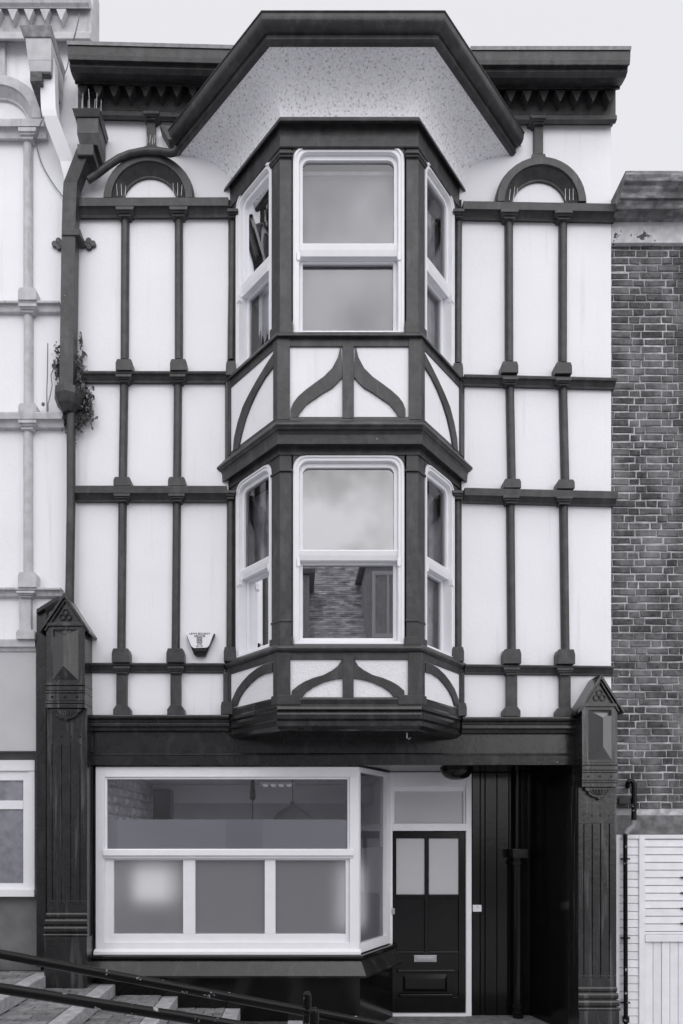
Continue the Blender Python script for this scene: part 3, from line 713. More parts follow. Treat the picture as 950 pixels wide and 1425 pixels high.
# sill moulding, sloping apron, stall riser
m = MB(); zs = z0s-.01
m.sweep(SHOP, [(.06, zs), (.07, zs-.012), (.07, zs-.035), (.05, zs-.05), (-.05, zs-.05), (-.05, zs)]); build(m, 'sill_moulding', BLACK, H, bevel=.004)
m = MB(); m.sweep(SHOP, [(.035, zs-.052), (.125, Z(1358, .12)), (.12, Z(1361, .12)), (-.05, Z(1361, .12)), (-.05, zs-.052)]); build(m, 'sloping_sill_board', MID, H, bevel=.003)
m = MB(); q = SHOP.off(.02); m.planpoly(q+[(DX-.3, .9), (SX0-.05, .4)], -.2, Z(1361, .12)-.002); build(m, 'stall_riser', BLACK, H, bevel=.004)

# ---- shop interior
m = MB(); m.box(F0, XL+.21, 1.05, .1, 3.19, -4.3, -4.2); build(m, 'inner_wall', INNER, H)
m = MB(); m.box(F0, 1.05, 1.15, .1, 3.19, -4.3, -1.0); build(m, 'inner_wall', INNER, H)
m = MB(); m.planpoly([(XL+.3, .42), (.5, .42), (.62, .95), (1.05, 1.0), (1.05, 4.2), (XL+.3, 4.2)], .3, .4); build(m, 'shop_floor', INNER, H)
rb = random.Random(4)
m = MB(); m.box(F0, XL+.21, XL+.235, .3, 3.19, -4.2, -.26)
build(m, 'rubble_wall', RUBBLE, H)
wallp = bpy.data.objects[[o.name for o in H.children if o.name.startswith('rubble_wall')][0]]
Fi = Face(XL+.24, .25, 0, 1)      # inner face of the left wall, n points to +X
zz = 1.6; rs = []
sm = MB()
while zz < 2.82:
    h = rb.uniform(.10, .17); y = 0.0
    while y < 3.8:
        l = rb.uniform(.16, .34); d_ = rb.uniform(.015, .05)
        u0, u1, a0, a1 = y+.012, y+l-.012, zz+.01, min(zz+h-.01, 2.81)
        sm.taper(Fi, [(u0, a0), (u1, a0), (u1, a1), (u0, a1)], [(u0+rb.uniform(.01, .05), a0+.02), (u1-rb.uniform(.01, .05), a0+.02), (u1-.03, a1-.02), (u0+.03, a1-.02)], 0, d_)
        y += l
    zz += h
build(sm, 'rubble_stones', RUBBLE, wallp, kind='stuff')
cl = tag(link('shop_ceiling', None, (-.6, 2, 2.83), H))
x = XL+.25; 
while x < 1.0:
    m = MB(); m.box(F0, x, x+.118, 2.815, 2.84, -4.15, -.3 if x < .4 else -1.02); build(m, 'ceiling_board', CEIL, cl); x += .122
m = MB(); m.box(F0, XL+.3, 1.04, 2.55, 2.81, -2.6, -2.45); build(m, 'ceiling_beam', CEIL, H)
# ---- door in the recess
FD = Face(0, -DO, 1, 0)
dz0, dz1 = Z(1414, DO), Z(1155, DO); fz1 = Z(1076, DO)
DR = tag(link('front_door', None, (X(595, DO), .77, dz0), H))
bx([(X(537, DO), X(546, DO), dz0, ZL-.004, -.12, .0), (X(648.5, DO), X(656, DO), dz0, ZL-.004, -.12, .0), (X(546, DO), X(648.5, DO), Z(1094, DO), ZL-.004, -.12, -.005), (X(546, DO), X(648.5, DO), Z(1156, DO), Z(1146, DO), -.12, .004), (X(546, DO), X(648.5, DO), dz0, dz0+.03, -.1, .012)], 'door_frame', SASH, DR, F=FD)
bx([(X(546, DO), X(549, DO), Z(1146, DO), Z(1094, DO), -.09, -.03), (X(645.5, DO), X(648.5, DO), Z(1146, DO), Z(1094, DO), -.09, -.03), (X(549, DO), X(645.5, DO), Z(1101, DO), Z(1094, DO), -.09, -.03)], 'fanlight_frame', SASH, DR, F=FD)
pane(FD, X(549, DO), X(645.5, DO), Z(1146, DO), Z(1101, DO), -.06, FROSTD, 'fanlight_pane', DR)
d0, d1 = X(546.5, DO), X(648, DO); dm = X(594.5, DO)
ly = [1157, 1166.5, 1245, 1327, 1345, 1352, 1387, 1411]
lz = [Z(y, DO) for y in ly]
lw = [(d0, X(552, DO), dz0+.032, lz[0], -.085, -.04), (X(639, DO), d1, dz0+.032, lz[0], -.085, -.04), (X(552, DO), X(639, DO), lz[1], lz[0], -.085, -.04), (X(591.5, DO), X(597.5, DO), lz[3]+.005, lz[1], -.085, -.04),
      (X(552, DO), X(591.5, DO), lz[2]-.05, lz[2], -.085, -.04), (X(597.5, DO), X(639, DO), lz[2]-.05, lz[2], -.085, -.04), (X(552, DO), X(639, DO), lz[5], lz[3]+.005, -.085, -.04), (X(552, DO), X(639, DO), dz0+.032, lz[6]-.01, -.085, -.04)]
bx(lw, 'door_leaf', BLACK, DR, F=FD)
for a_, b_ in ((552, 591.5), (597.5, 639)):
    bx([(X(a_, DO), X(b_, DO), lz[3], lz[2]-.05, -.075, -.062)], 'door_panel', BLACK, DR, F=FD)
    bx([(X(a_, DO), X(b_, DO), lz[2]-.03, lz[2]+.004, -.0395, -.022), (X(a_, DO), X(b_, DO), lz[3], lz[3]+.022, -.061, -.03)], 'panel_moulding', BLACK, DR, bev=.006, F=FD)
    pane(FD, X(a_, DO), X(b_, DO), lz[2], lz[1], -.055, FROSTD, 'door_glass', DR)
bx([(X(552, DO), X(639, DO), lz[6]-.01, lz[5], -.08, -.062)], 'door_panel', BLACK, DR, F=FD)
q0, q1 = X(553, DO), X(634, DO)
bx([(q0, q1, lz[5]-.015, lz[5]+.02, -.0395, -.02), (q0+.03, q1-.03, lz[6]-.012, lz[6]+.03, -.0395, -.015)], 'panel_moulding', BLACK, DR, bev=.008, F=FD)
m = MB(); m.taper(FD, [(q0+.07, lz[6]+.05), (q1-.09, lz[6]+.05), (q1-.09, lz[5]-.04), (q0+.07, lz[5]-.04)], [(q0+.10, lz[6]+.09), (q1-.12, lz[6]+.09), (q1-.12, lz[5]-.09), (q0+.10, lz[5]-.09)], -.061, -.045); build(m, 'raised_panel', BLACK, DR)
lp = bx([(X(576.5, DO), X(608, DO), Z(1339, DO), Z(1329.5, DO), -.039, -.028)], 'letter_plate', METAL, DR, F=FD)
bx([(X(580, DO), X(604.5, DO), Z(1337, DO), Z(1332, DO), -.0275, -.018)], 'letter_flap', METAL, lp, F=FD)
bx([(X(544.5, DO), X(549, DO), Z(1272, DO), Z(1264, DO), -.039, .012)], 'door_lock', METAL, DR, F=FD)
# board wall beside the door, angled porch side, porch ceiling and floor
BO = -.83; FB = Face(0, -BO, 1, 0)
bwv = tag(link('porch_board_wall', None, (2.4, .83, -.1), H))
edges = [656.5, 668, 674.7, 691.3, 708, 724.6, 741, 757]
for a_, b_ in zip(edges, edges[1:]):
    bx([(X(a_, BO)+.003, X(b_, BO)-.003, -.12, ZL-.003, -.05, random.uniform(-.004, .002))], 'matchboard', BLACK, bwv, bev=.005, F=FB)
FPS = Face(2.76, .83, .225, -.83)     # porch right side, facing left
m = MB(); m.planpoly([(2.74, .87), (2.765, .83), (2.985, .0), (3.3, .0), (3.3, .87)], -.15, ZL-.002); build(m, 'porch_side_wall', BLACK, H)
m = MB(); m.box(F0, X(499), 3.3, ZL+.001, ZL+.05, -1.2, -.251); build(m, 'porch_ceiling', BLACK, H)
pf = MB(); pf.box(F0, .75, 3.0, -.3, dz0-.004, -1.0, .35); build(pf, 'porch_floor', CONC, kind='structure')
bp = thing('doorbell_plate', 'small white bell plate on the black boards right of the front door', 'doorbell', (X(663, BO), .83, Z(1268, BO)))
bx([(X(657, BO), X(669.3, BO), Z(1268.2, BO), Z(1258.8, BO), .003, .022)], 'back_plate', PLAST, bp, F=FB)
m = MB(); m.tube([FB.w(X(663.5, BO), Z(1261.3, BO), .022), FB.w(X(663.5, BO), Z(1261.3, BO), .03)], .009, 10); build(m, 'bell_button', GREY, bp)
# round black lamp under the lintel
pl = thing('porch_lamp', 'round black lamp bowl fixed under the lintel above the front door', 'lamp', (X(635, -.35), .35, ZL))
m = MB(); m.lathe(X(635, -.35), .35, [(.165, ZL-.001), (.175, ZL-.03), (.165, ZL-.06), (.13, ZL-.10), (.07, ZL-.125), (.02, ZL-.13)], 24); build(m, 'lamp_bowl', BLACK, pl, smooth=True)
m = MB(); m.lathe(X(635, -.35), .35, [(.185, ZL-.002), (.185, ZL-.018), (.176, ZL-.02)], 24); build(m, 'lamp_rim', BLACK, pl, smooth=True)

# ---- pilasters
def pilaster(y_apex, y_head0, y_head1, xh0, xh1, xs0, xs1, y_band1, y_fl0, y_fl1, y_b0, y_b1, y_bot, flutes):
    oh, os_ = .26, .20
    a0, a1 = X(xh0, oh), X(xh1, oh); s0, s1 = X(xs0, os_), X(xs1, os_); cx = (a0+a1)/2
    Zh = lambda y: Z(y, oh); Zs = lambda y: Z(y, os_)
    pr = tag(link('pilaster', None, ((s0+s1)/2, -.1, Zs(y_bot)), H))
    zh0, zh1 = Zh(y_head1), Zh(y_head0)
    # shaft core, raised strips between the flutes
    bx([(s0, s1, Zs(y_bot), Zs(y_band1), -.05, os_-.014)], 'shaft', PIL, pr)
    zf0, zf1 = Zs(y_fl1), Zs(y_fl0)
    cuts = [s0]+[X(f, os_) for f in flutes]+[s1]
    st = [(cuts[i]+(.007 if i else 0), cuts[i+1]-(.007 if i < len(cuts)-2 else 0), zf0, zf1, os_-.0135, os_) for i in range(len(cuts)-1)]
    for b in st: bx([b], 'shaft_strip', PIL, pr, bev=.003)
    bx([(s0, s1, Zs(y_bot), zf0-.0005, os_-.0135, os_)], 'shaft_face', PIL, pr)
    bx([(s0, s1, zf1+.0005, Zs(y_band1), os_-.0135, os_)], 'shaft_face', PIL, pr)
    m = MB()
    for f in flutes:
        for zz in (zf1+.085, zf0-.02): m.tube([F0.w(X(f, os_), zz, os_+.0005), F0.w(X(f, os_), zz, os_+.004)], .009, 8)
    build(m, 'shaft_hole_discs', BLACK, pr, kind='stuff')  # black discs standing in for the shade inside small holes
    # head block with hipped lozenge panel
    hb = bx([(a0, a1, zh0, zh1+.03, -.02, oh)], 'head_block', PIL, pr)
    wd = a1-a0; hh = zh1-zh0; r0, r1 = a0+wd*.18, a1-wd*.17; p0, p1 = zh0+hh*.05, zh1-hh*.06; rc = (r0+r1)/2
    m = MB(); P = [F0.w(r0, p0, oh), F0.w(r1, p0, oh), F0.w(r1, p1, oh), F0.w(r0, p1, oh), F0.w(rc, p0+hh*.22, oh+.075), F0.w(rc, p1-hh*.16, oh+.075)]
    m.add(P, [(0, 1, 4), (1, 2, 5, 4), (2, 3, 5), (3, 0, 4, 5), (3, 2, 1, 0)]); build(m, 'hipped_panel', FACET if xs0 > 400 else PIL, hb)
    # gable
    gz = Z(y_apex, .31); e0, e1 = a0-.055, a1+.055; ez = zh1-.055
    gb = MB(); gb.prism(F0, [(a0-.0, zh1+.031), (a1+.0, zh1+.031), (cx, gz-.07)], -.02, oh-.01); g = build(gb, 'gable', PIL, pr)
    for sx in (-1, 1):
        ee = e0 if sx < 0 else e1; dx = cx-ee; L = math.hypot(dx, gz-ez); nx, nz = (gz-ez)/L, abs(dx)/L
        t = .028
        m = MB(); m.prism(F0, [(ee, ez), (cx, gz), (cx, gz-t/nz), (ee+sx*-1*0+(-sx)*t*.2, ez-t*.9)], -.02, .30); build(m, 'gable_slope', PIL, g, bevel=.003)
        # inner raking moulding
        i0 = (ee+(cx-ee)*.16, ez+(gz-ez)*.16-.055); i1 = (cx, gz-.062)
        m = MB(); m.prism(F0, [i0, i1, (cx, gz-.085), (i0[0]+(-sx)*.012, i0[1]-.012)], oh-.0095, oh+.018); build(m, 'raking_moulding', PIL, g, bevel=.002)
    bx([(a0-.006, a1+.006, zh1-.004, zh1+.03, oh+.0005, oh+.022)], 'gable_rail', PIL, g)
    # trefoil
    m = MB(); R = .036; tz = zh1+.075+(gz-zh1)*.10
    for dx_, dz_ in ((0, .036), (-.031, -.016), (.031, -.016)):
        m.ring(F0, [(cx+dx_+math.cos(2*math.pi*k/12)*R, tz+dz_+math.sin(2*math.pi*k/12)*R) for k in range(12)], [(cx+dx_+math.cos(2*math.pi*k/12)*R*.62, tz+dz_+math.sin(2*math.pi*k/12)*R*.62) for k in range(12)], oh-.0095, oh+.002+.001*abs(dx_)*20)
    build(m, 'trefoil', BLACK, g)
    # bands
    zb1, zb0 = zh0-.001, Zh(y_band1); bh = zb1-zb0
    for f0, f1, pj in ((.0, .10, .012), (.14, .30, .004), (.34, .40, .014), (.42, .72, .006), (.75, .82, .016), (.85, 1.0, .01)):
        bx([(a0-pj*.3, a1+pj*.3, zb1-bh*f1, zb1-bh*f0, -.02, oh+pj)], 'head_band', PIL, pr)
    bx([(a0, a1, zb0, zb1, -.02, oh-.006)], 'head_core', BLACK, pr, bev=0)
    m = MB()
    for f in (.17, .5, .81): m.tube([F0.w(a0+wd*f, zb1-bh*.57, oh+.0062), F0.w(a0+wd*f, zb1-bh*.57, oh+.009)], .014, 10)
    build(m, 'band_hole_discs', BLACK, pr, kind='stuff')  # the dark of the band's holes, drawn as black discs
    # corbel leaf under the head
    k = wd*.43; cb = [(-1, 0), (1, 0), (.96, -.22), (.74, -.32), (.70, -.55), (.42, -.74), (.14, -.82), (0, -1.0), (-.14, -.82), (-.42, -.74), (-.70, -.55), (-.74, -.32), (-.96, -.22)]
    ch = .145
    m = MB(); m.taper(F0, [(cx+a*k, zb0+b*ch) for a, b in cb], [(cx+a*k*.93, zb0-.004+b*ch*.9) for a, b in cb], os_-.005, os_+.045); co = build(m, 'corbel', PIL, pr, bevel=.003)
    m = MB()
    for j in range(7):
        f = (j-3)/3.0
        q_ = [(cx+f*k*.62, zb0-ch*.18), (cx+f*k*.5, zb0-ch*.38), (cx+f*k*.28, zb0-ch*.58)]
        m.tube([F0.w(u, z, os_+.046+.006*(1-abs(f))) for u, z in q_], .009, 6, .004)
    build(m, 'shell_ribs', PIL, co, smooth=True)
    # base mouldings and plinth
    zb = Zs(y_b0); zc = Zs(y_b1); bh = zb-zc
    for f0, f1, pj in ((.0, .22, .012), (.26, .52, .03), (.56, .82, .045), (.86, 1.0, .055)):
        m = MB(); z1_, z0_ = zb-bh*f0, zb-bh*f1; hz = (z1_-z0_)
        m.run(F0, s0-pj*.35, s1+pj*.35, [(os_+pj-.008, z1_), (os_+pj, z1_-hz*.3), (os_+pj, z1_-hz*.7), (os_+pj-.01, z0_), (os_-.02, z0_), (os_-.02, z1_)]); build(m, 'base_moulding', PIL, pr, bevel=.004)
    bx([(s0-.012, s1+.012, Zs(y_bot)-.02, zc-.004, -.05, os_+.045)], 'plinth', PIL, pr)
    return pr
pilaster(823.5, 871, 950, 64, 118, 65, 121, 985, 1036, 1253, 1270, 1303, 1374, (73, 86, 98.5, 111.5))
pilaster(937, 983, 1061, 809.5, 859, 804.5, 857.5, 1095, 1146, 1357, 1373, 1405, 1452, (811.8, 823.5, 835.2, 847.4))
# dark boundary board left of the left pilaster, with its raking cap
m = MB(); m.prism(F0, [(X(51.5, .06), Z(1345, .06)), (X(65, .06), Z(1345, .06)), (X(65, .06), Z(842, .06)), (X(51.5, .06), Z(851, .06))], -.2, .08); build(m, 'boundary_board', MID, H, bevel=.004)
m = MB(); m.prism(F0, [(X(52, .1), Z(849, .1)), (X(82, .1), Z(830, .1)), (X(82, .1), Z(836, .1)), (X(52, .1), Z(855, .1))], -.01, .13); build(m, 'raking_cap', MID, H, bevel=.003)

# ------------------------------------------------------------------ things in and on the house
def board(F, u0, u1, z0, z1, o, waves, amp, mt, name, n=40, parent=None, torn=None):
    """hanging cloth with folds and real thickness"""
    m = MB(); P = []
    for k in range(n+1):
        u = u0+(u1-u0)*k/n; d = math.sin(k/n*math.pi*2*waves)*amp+math.sin(k*1.7)*amp*.25
        zb = z0 if torn is None else torn(k/n)
        P += [F.w(u, zb, o+d), F.w(u, z1, o+d), F.w(u, zb, o+d-.004), F.w(u, z1, o+d-.004)]
    fs = []
    for k in range(n):
        b = 4*k; fs += [(b, b+4, b+5, b+1), (b+2, b+3, b+7, b+6), (b, b+2, b+6, b+4), (b+1, b+5, b+7, b+3)]
    m.add(P, fs); return build(m, name, mt, parent, smooth=True)
rbz = thing('roller_blind', 'plain grey blind filling the middle window of the upper bay', 'blind', (BX, BY+.3, zf(470)))
m = MB(); m.box(FF, .15, 1.27, zf(474), zf(215), -.225, -.22); build(m, 'blind_cloth', BLIND, rbz)
m = MB(); m.tube([FF.w(.15, zf(213), -.22), FF.w(1.27, zf(213), -.22)], .02, 10); build(m, 'blind_roller', CURT, rbz)
def curtain(lbl, F, u0, u1, z0, z1, o, waves, mt, torn=None):
    c0 = thing('curtain', lbl, 'curtain', F.w((u0+u1)/2, z0, o), 'curtains behind the narrow bay windows')
    board(F, u0, u1, z0, z1, o, waves, .018, mt, 'curtain_cloth', parent=c0, torn=torn)
    m = MB(); m.tube([F.w(u0, z1+.01, o), F.w(u1, z1+.01, o)], .01, 8); build(m, 'curtain_rail', CURTD, c0)
rt = random.Random(3)
LL = WL_.L
curtain('torn pale curtain in the narrow left window of the upper bay', WL_, LL*.27, LL*.72, zf(420), zf(222), -.19, 2, CURT, torn=lambda t: zf(425-95*abs(t-.25)-25*t+rt.uniform(-11, 11)))
curtain('dim net curtain in the narrow right window of the upper bay', WR, LL*.38, LL*1.0, zf(470), zf(222), -.20, 6, CURTD)
curtain('gathered grey curtain in the narrow right window of the lower bay', WR, LL*.42, LL*1.0, zf(890), zf(645), -.22, 5, CURTD)
curtain('dim grey curtain in the narrow left window of the lower bay', WL_, LL*.0, LL*.42, zf(890), zf(645), -.22, 4, CURTD)
# alarm box
oA = .075
al = thing('alarm_box', 'white and black wedge shaped burglar alarm box with printed lettering', 'alarm box', (X(279, oA), -.04, Z(912, oA)))
def pa(pts, o): return [(X(x, o), Z(y, o)) for x, y in pts]
AP = [(258.6, 882.5), (260.5, 880.6), (297, 880.2), (299.6, 882.8), (298.2, 886), (288, 909), (286, 913.4), (272.5, 913.4), (270, 911)]
m = MB(); m.prism(F0, pa([(259.6, 884.5), (261, 883), (296.5, 882.6), (299.4, 882.4), (298.4, 886), (288, 909), (286, 913.4), (272.5, 913.4), (270, 911)], .03), 0.0, .055); build(m, 'back_case', BLACK, al, bevel=.004)
AW = [(258.8, 881.5), (260.5, 880), (295.6, 879.8), (297.4, 881.4), (290.8, 898.5), (287.6, 901.2), (269, 901.8), (265.6, 898.5)]
m = MB(); m.prism(F0, pa(AW, .075), .0555, .078); build(m, 'white_cover', PLAST, al, bevel=.005)
m = MB(); m.prism(F0, pa([(269.2, 902.2), (287.4, 901.7), (285.8, 906.2), (270.8, 906.4)], .07), .0555, .068); build(m, 'lens', MID, al, bevel=.003)
def lettering(txt, x, y, h, o, parent, mt=INK, F=None):
    cu = bpy.data.curves.new('lettering', 'FONT'); cu.body = txt; cu.size = h; cu.align_x = 'CENTER'; cu.align_y = 'CENTER'; cu.extrude = .0006; cu.offset = .0009; cu.space_character = 1.12
    cu.materials.append(mt); p = (X(x, o), -o, Z(y, o))
    tmp = bpy.data.objects.new('tmp', cu); COL.objects.link(tmp); dg = bpy.context.evaluated_depsgraph_get(); dg.update()
    me = bpy.data.meshes.new_from_object(tmp.evaluated_get(dg)); bpy.data.objects.remove(tmp)
    l = link('lettering', me, p, parent); l.rotation_euler = (math.pi/2, 0, 0); return l
oT = .0788
lettering('LEVYS SECURITY', 277.8, 881.9, .027, oT, al); lettering('SERVICES', 277.8, 885.3, .026, oT, al)
lettering('01304', 277.6, 896.2, .019, oT, al); lettering('206171', 277.6, 899.3, .022, oT, al)
m = MB(); ex, ez = X(277.4, oT), Z(890.6, oT)
for ra, rb_ in ((.029, .021), (.015, .006)):
    m.ring(F0, [(ex-ra, ez-ra), (ex+ra, ez-ra), (ex+ra, ez+ra), (ex-ra, ez+ra)], [(ex-rb_, ez-rb_), (ex+rb_, ez-rb_), (ex+rb_, ez+rb_), (ex-rb_, ez+rb_)], .0782, .0792)
build(m, 'square_emblem', INK, al)
# lamps, one added glow and the loudspeaker behind the shop window
def pendant(px, o, yb, lbl, rad, mt):
    t_ = thing('pendant_lamp', lbl, 'lamp', (X(px, o), -o, Z(yb, o)), 'lamps hanging in the shop')
    zb = Z(yb, o); m = MB(); m.tube([(X(px, o), -o, 2.815), (X(px, o), -o, zb+rad*.8)], .006, 6); build(m, 'flex', BLACK, t_)
    m = MB(); m.lathe(X(px, o), -o, [(.02, zb+rad*.95), (.03, zb+rad*.75), (rad*.35, zb+rad*.6), (rad*.75, zb+rad*.35), (rad, zb), (rad*.96, zb-.01)], 20); build(m, 'lamp_shade', mt, t_, smooth=True)
    return t_
pendant(407, -1.1, 1140, 'wide dim pendant shade hanging behind the upper pane of the shop window', .24, DIM)
t_ = thing('hanging_spotlight', 'small black spotlight on a drop rod behind the shop window', 'lamp', (X(351.5, -1.3), 1.3, 2.4), 'lamps hanging in the shop')
m = MB(); m.tube([(X(351.5, -1.3), 1.3, Z(1112, -1.3)), (X(351.5, -1.3), 1.3, Z(1145, -1.3))], .007, 6); build(m, 'drop_rod', BLACK, t_)
m = MB(); m.lathe(X(351.5, -1.3), 1.3, [(.018, Z(1114, -1.3)), (.036, Z(1111, -1.3)), (.036, Z(1106, -1.3)), (.02, 2.81)], 12); build(m, 'lamp_body', BLACK, t_, smooth=True)
ls = thing('loudspeaker', 'black box loudspeaker on the rough wall inside the shop', 'speaker', (X(228, -1.9), 1.9, 2.1))
m = MB(); m.box(F0, X(213, -1.9), X(237, -1.9), Z(1142, -1.9), Z(1098, -1.9), -2.15, -1.9); build(m, 'cabinet', BLACK, ls, bevel=.008)
m = MB(); m.box(F0, X(214.5, -1.9), X(235.5, -1.9), Z(1140, -1.9), Z(1100, -1.9), -1.899, -1.885); build(m, 'grille', INK, ls, bevel=.003)
cf = thing('ceiling_light', 'pale ceiling fitting with four tubes glimpsed high behind the shop window', 'lamp', (X(385, -1.9), 1.9, 2.7))
m = MB(); m.box(F0, X(362, -1.9), X(410, -1.9), 2.775, 2.81, -2.1, -1.8); build(m, 'light_tray', SASH, cf, bevel=.004)
for k in range(4):
    m = MB(); m.box(F0, X(366+11*k, -1.9), X(372+11*k, -1.9), 2.755, 2.774, -2.08, -1.82); build(m, 'light_tube', TUBEM, cf)
tl = thing('lamp_or_glow', 'glowing square lampshade behind the left frosted pane of the shop window', 'lamp', (X(214, -.55), .55, .4))
m = MB(); m.planpoly([(X(190, -.55), .5), (X(242, -.55), .5), (X(242, -.55), .8), (X(190, -.55), .8)], Z(1253, -.55), Z(1206, -.55)); build(m, 'lamp_shade', LAMPM, tl, bevel=.01)
m = MB(); m.lathe(X(216, -.55), .65, [(.12, .401), (.12, .42), (.02, .45), (.018, Z(1253, -.55))], 14); build(m, 'lamp_stand', BLACK, tl)

tl = thing('lamp_or_glow', 'dim tall glowing shape added behind the right frosted pane of the shop window for reflected sky', 'lamp', (X(484, -.6), .6, .4))  # added glow standing in for bright sky mirrored in the frosted pane
m = MB(); m.lathe(X(484, -.6), .62, [(.10, Z(1290, -.6)), (.12, Z(1270, -.6)), (.10, Z(1205, -.6)), (.03, Z(1203, -.6))], 16); build(m, 'lamp_shade', GLOWD, tl, smooth=True)
m = MB(); m.lathe(X(484, -.6), .62, [(.12, .401), (.12, .42), (.02, .45), (.018, Z(1290, -.6))], 14); build(m, 'lamp_stand', BLACK, tl)  # stand under the added glow
# ------------------------------------------------------------------ drainpipes
def boxpipe(m, pts, w, d):
    """rectangular pipe through [(x,y,z)] centre points"""
    P = []; 
    for x, y, z in pts: P += [(x-w/2, y-d/2, z), (x+w/2, y-d/2, z), (x+w/2, y+d/2, z), (x-w/2, y+d/2, z)]
    fs = [(3, 2, 1, 0), tuple(range(len(P)-4, len(P)))]
    for k in range(len(pts)-1):
        for i in range(4): fs.append((k*4+i, k*4+(i+1) % 4, k*4+4+(i+1) % 4, k*4+4+i))
    m.add(P, fs)
dp = thing('drainpipe', 'dark box section drainpipe with spiked hopper head left of the timbered front', 'drainpipe', (X(98), -.08, Z(832)))
hx0, hx1 = X(107, .3), X(137, .3)
m = MB(); m.taper(Face(0, 0, 1, 0), [(0, 0)]*3, [(0, 0)]*3, 0, 0) if 0 else None
m.planpoly([(hx0+.02, -.27), (hx1-.02, -.27), (hx1-.02, -.04), (hx0+.02, -.04)], Z(198, .3), Z(186, .3), [(hx0, -.30), (hx1, -.30), (hx1, -.03), (hx0, -.03)])
m.planpoly([(hx0, -.30), (hx1, -.30), (hx1, -.03), (hx0, -.03)], Z(186, .3)+.0005, Z(164, .3))
hop = build(m, 'hopper_head', DARK, dp, bevel=.004)
m = MB(); m.planpoly([(hx0-.01, -.31), (hx1+.01, -.31), (hx1+.01, -.02), (hx0-.01, -.02)], Z(164, .3)+.0005, Z(156, .3), [(hx0-.04, -.34), (hx1+.03, -.34), (hx1+.03, -.015), (hx0-.04, -.015)]); build(m, 'hopper_rim', DARK, hop, bevel=.003)
spikes([(hx0+.02+(hx1-hx0)*f, -.33+.05*(k % 2), Z(156, .3)) for k, f in enumerate((-.05, .1, .22, .4, .55, .7, .85, 1.0))], hop, .19)
m = MB(); m.planpoly([(X(107, .28), -.28), (X(130, .28), -.28), (X(130, .28), -.06), (X(107, .28), -.06)], Z(216, .28), Z(200, .28)); build(m, 'pipe_socket', DARK, dp, bevel=.01)
m = MB(); boxpipe(m, [(X(118.5, .2), -.20, Z(215, .2)), (X(115, .18), -.185, Z(226, .18)), (X(100.5, .13), -.13, Z(262, .13)), (X(98.5, .13), -.115, Z(285, .13)), (X(97.5, .12), -.105, Z(320, .12)), (X(96, .12), -.10, Z(400, .12)), (X(94.2, .12), -.095, Z(500, .12)), (X(93.5, .12), -.095, Z(546, .12))], .148, .13); build(m, 'box_pipe', DARK, dp, bevel=.005)
m = MB(); m.box(F0, X(86, .18), X(111.5, .18), Z(327.5, .18), Z(318, .18), .005, .18); cl_ = build(m, 'pipe_collar', DARK, dp, bevel=.008)
for sx, x0 in ((-1, 81), (1, 123)):
    m = MB(); c0, z0 = X(x0, .04), Z(338, .04)
    for dx_, dz_ in ((0, .03), (0, -.03), (sx*.045, 0), (-sx*.03, 0)):
        m.prism(F0, [(c0+dx_+math.cos(2*math.pi*k/10)*.032, z0+dz_+math.sin(2*math.pi*k/10)*.032) for k in range(10)], .001, .035+dx_*.05+dz_*.08)
    build(m, 'fixing_ear', DARK, cl_, bevel=.003)
cx_, cy_ = X(95.5, .12), -.12
m = MB(); m.lathe(cx_, cy_, [(.085, Z(540, .12)), (.15, Z(545, .12)), (.152, Z(555, .12)), (.12, Z(566, .12)), (.075, Z(573, .12)), (.06, Z(575, .12))], 8); build(m, 'cone_hopper', DARK, dp, bevel=.004)
m = MB(); m.tube([(X(99, .1), -.10, Z(574, .1)), (X(98.5, .1), -.09, Z(700, .1)), (X(96, .1), -.08, Z(835, .1)), (X(95.6, .1), -.06, Z(880, .1))], .047, 12); build(m, 'round_pipe', DARK, dp, smooth=True)
# alcove pipe
ap = thing('drainpipe', 'black round drainpipe with square socket standing in the porch corner', 'drainpipe', (X(720.5, -.74), .74, -.1))
ox, oy = X(720.5, -.72), .72
m = MB(); m.tube([(ox, oy+.03, ZL), (ox, oy+.03, Z(1186, -.72))], .03, 10); build(m, 'upper_pipe', BLACK, ap, smooth=True)
m = MB(); m.planpoly([(ox-.09, oy-.09), (ox+.10, oy-.09), (ox+.10, oy+.08), (ox-.09, oy+.08)], Z(1194, -.72), Z(1181, -.72)); build(m, 'square_socket', BLACK, ap, bevel=.008)
m = MB(); m.lathe(ox, oy, [(.062, -.13), (.062, Z(1193.5, -.72))], 16); build(m, 'lower_pipe', BLACK, ap, smooth=True)
for y0, y1 in ((1204, 1197), (1402, 1396), (1410, 1405)):
    m = MB(); m.lathe(ox, oy, [(.064, Z(y0, -.72)), (.08, Z(y0-1, -.72)), (.08, Z(y1+1, -.72)), (.064, Z(y1, -.72))], 16); build(m, 'pipe_collar', BLACK, ap, smooth=True)

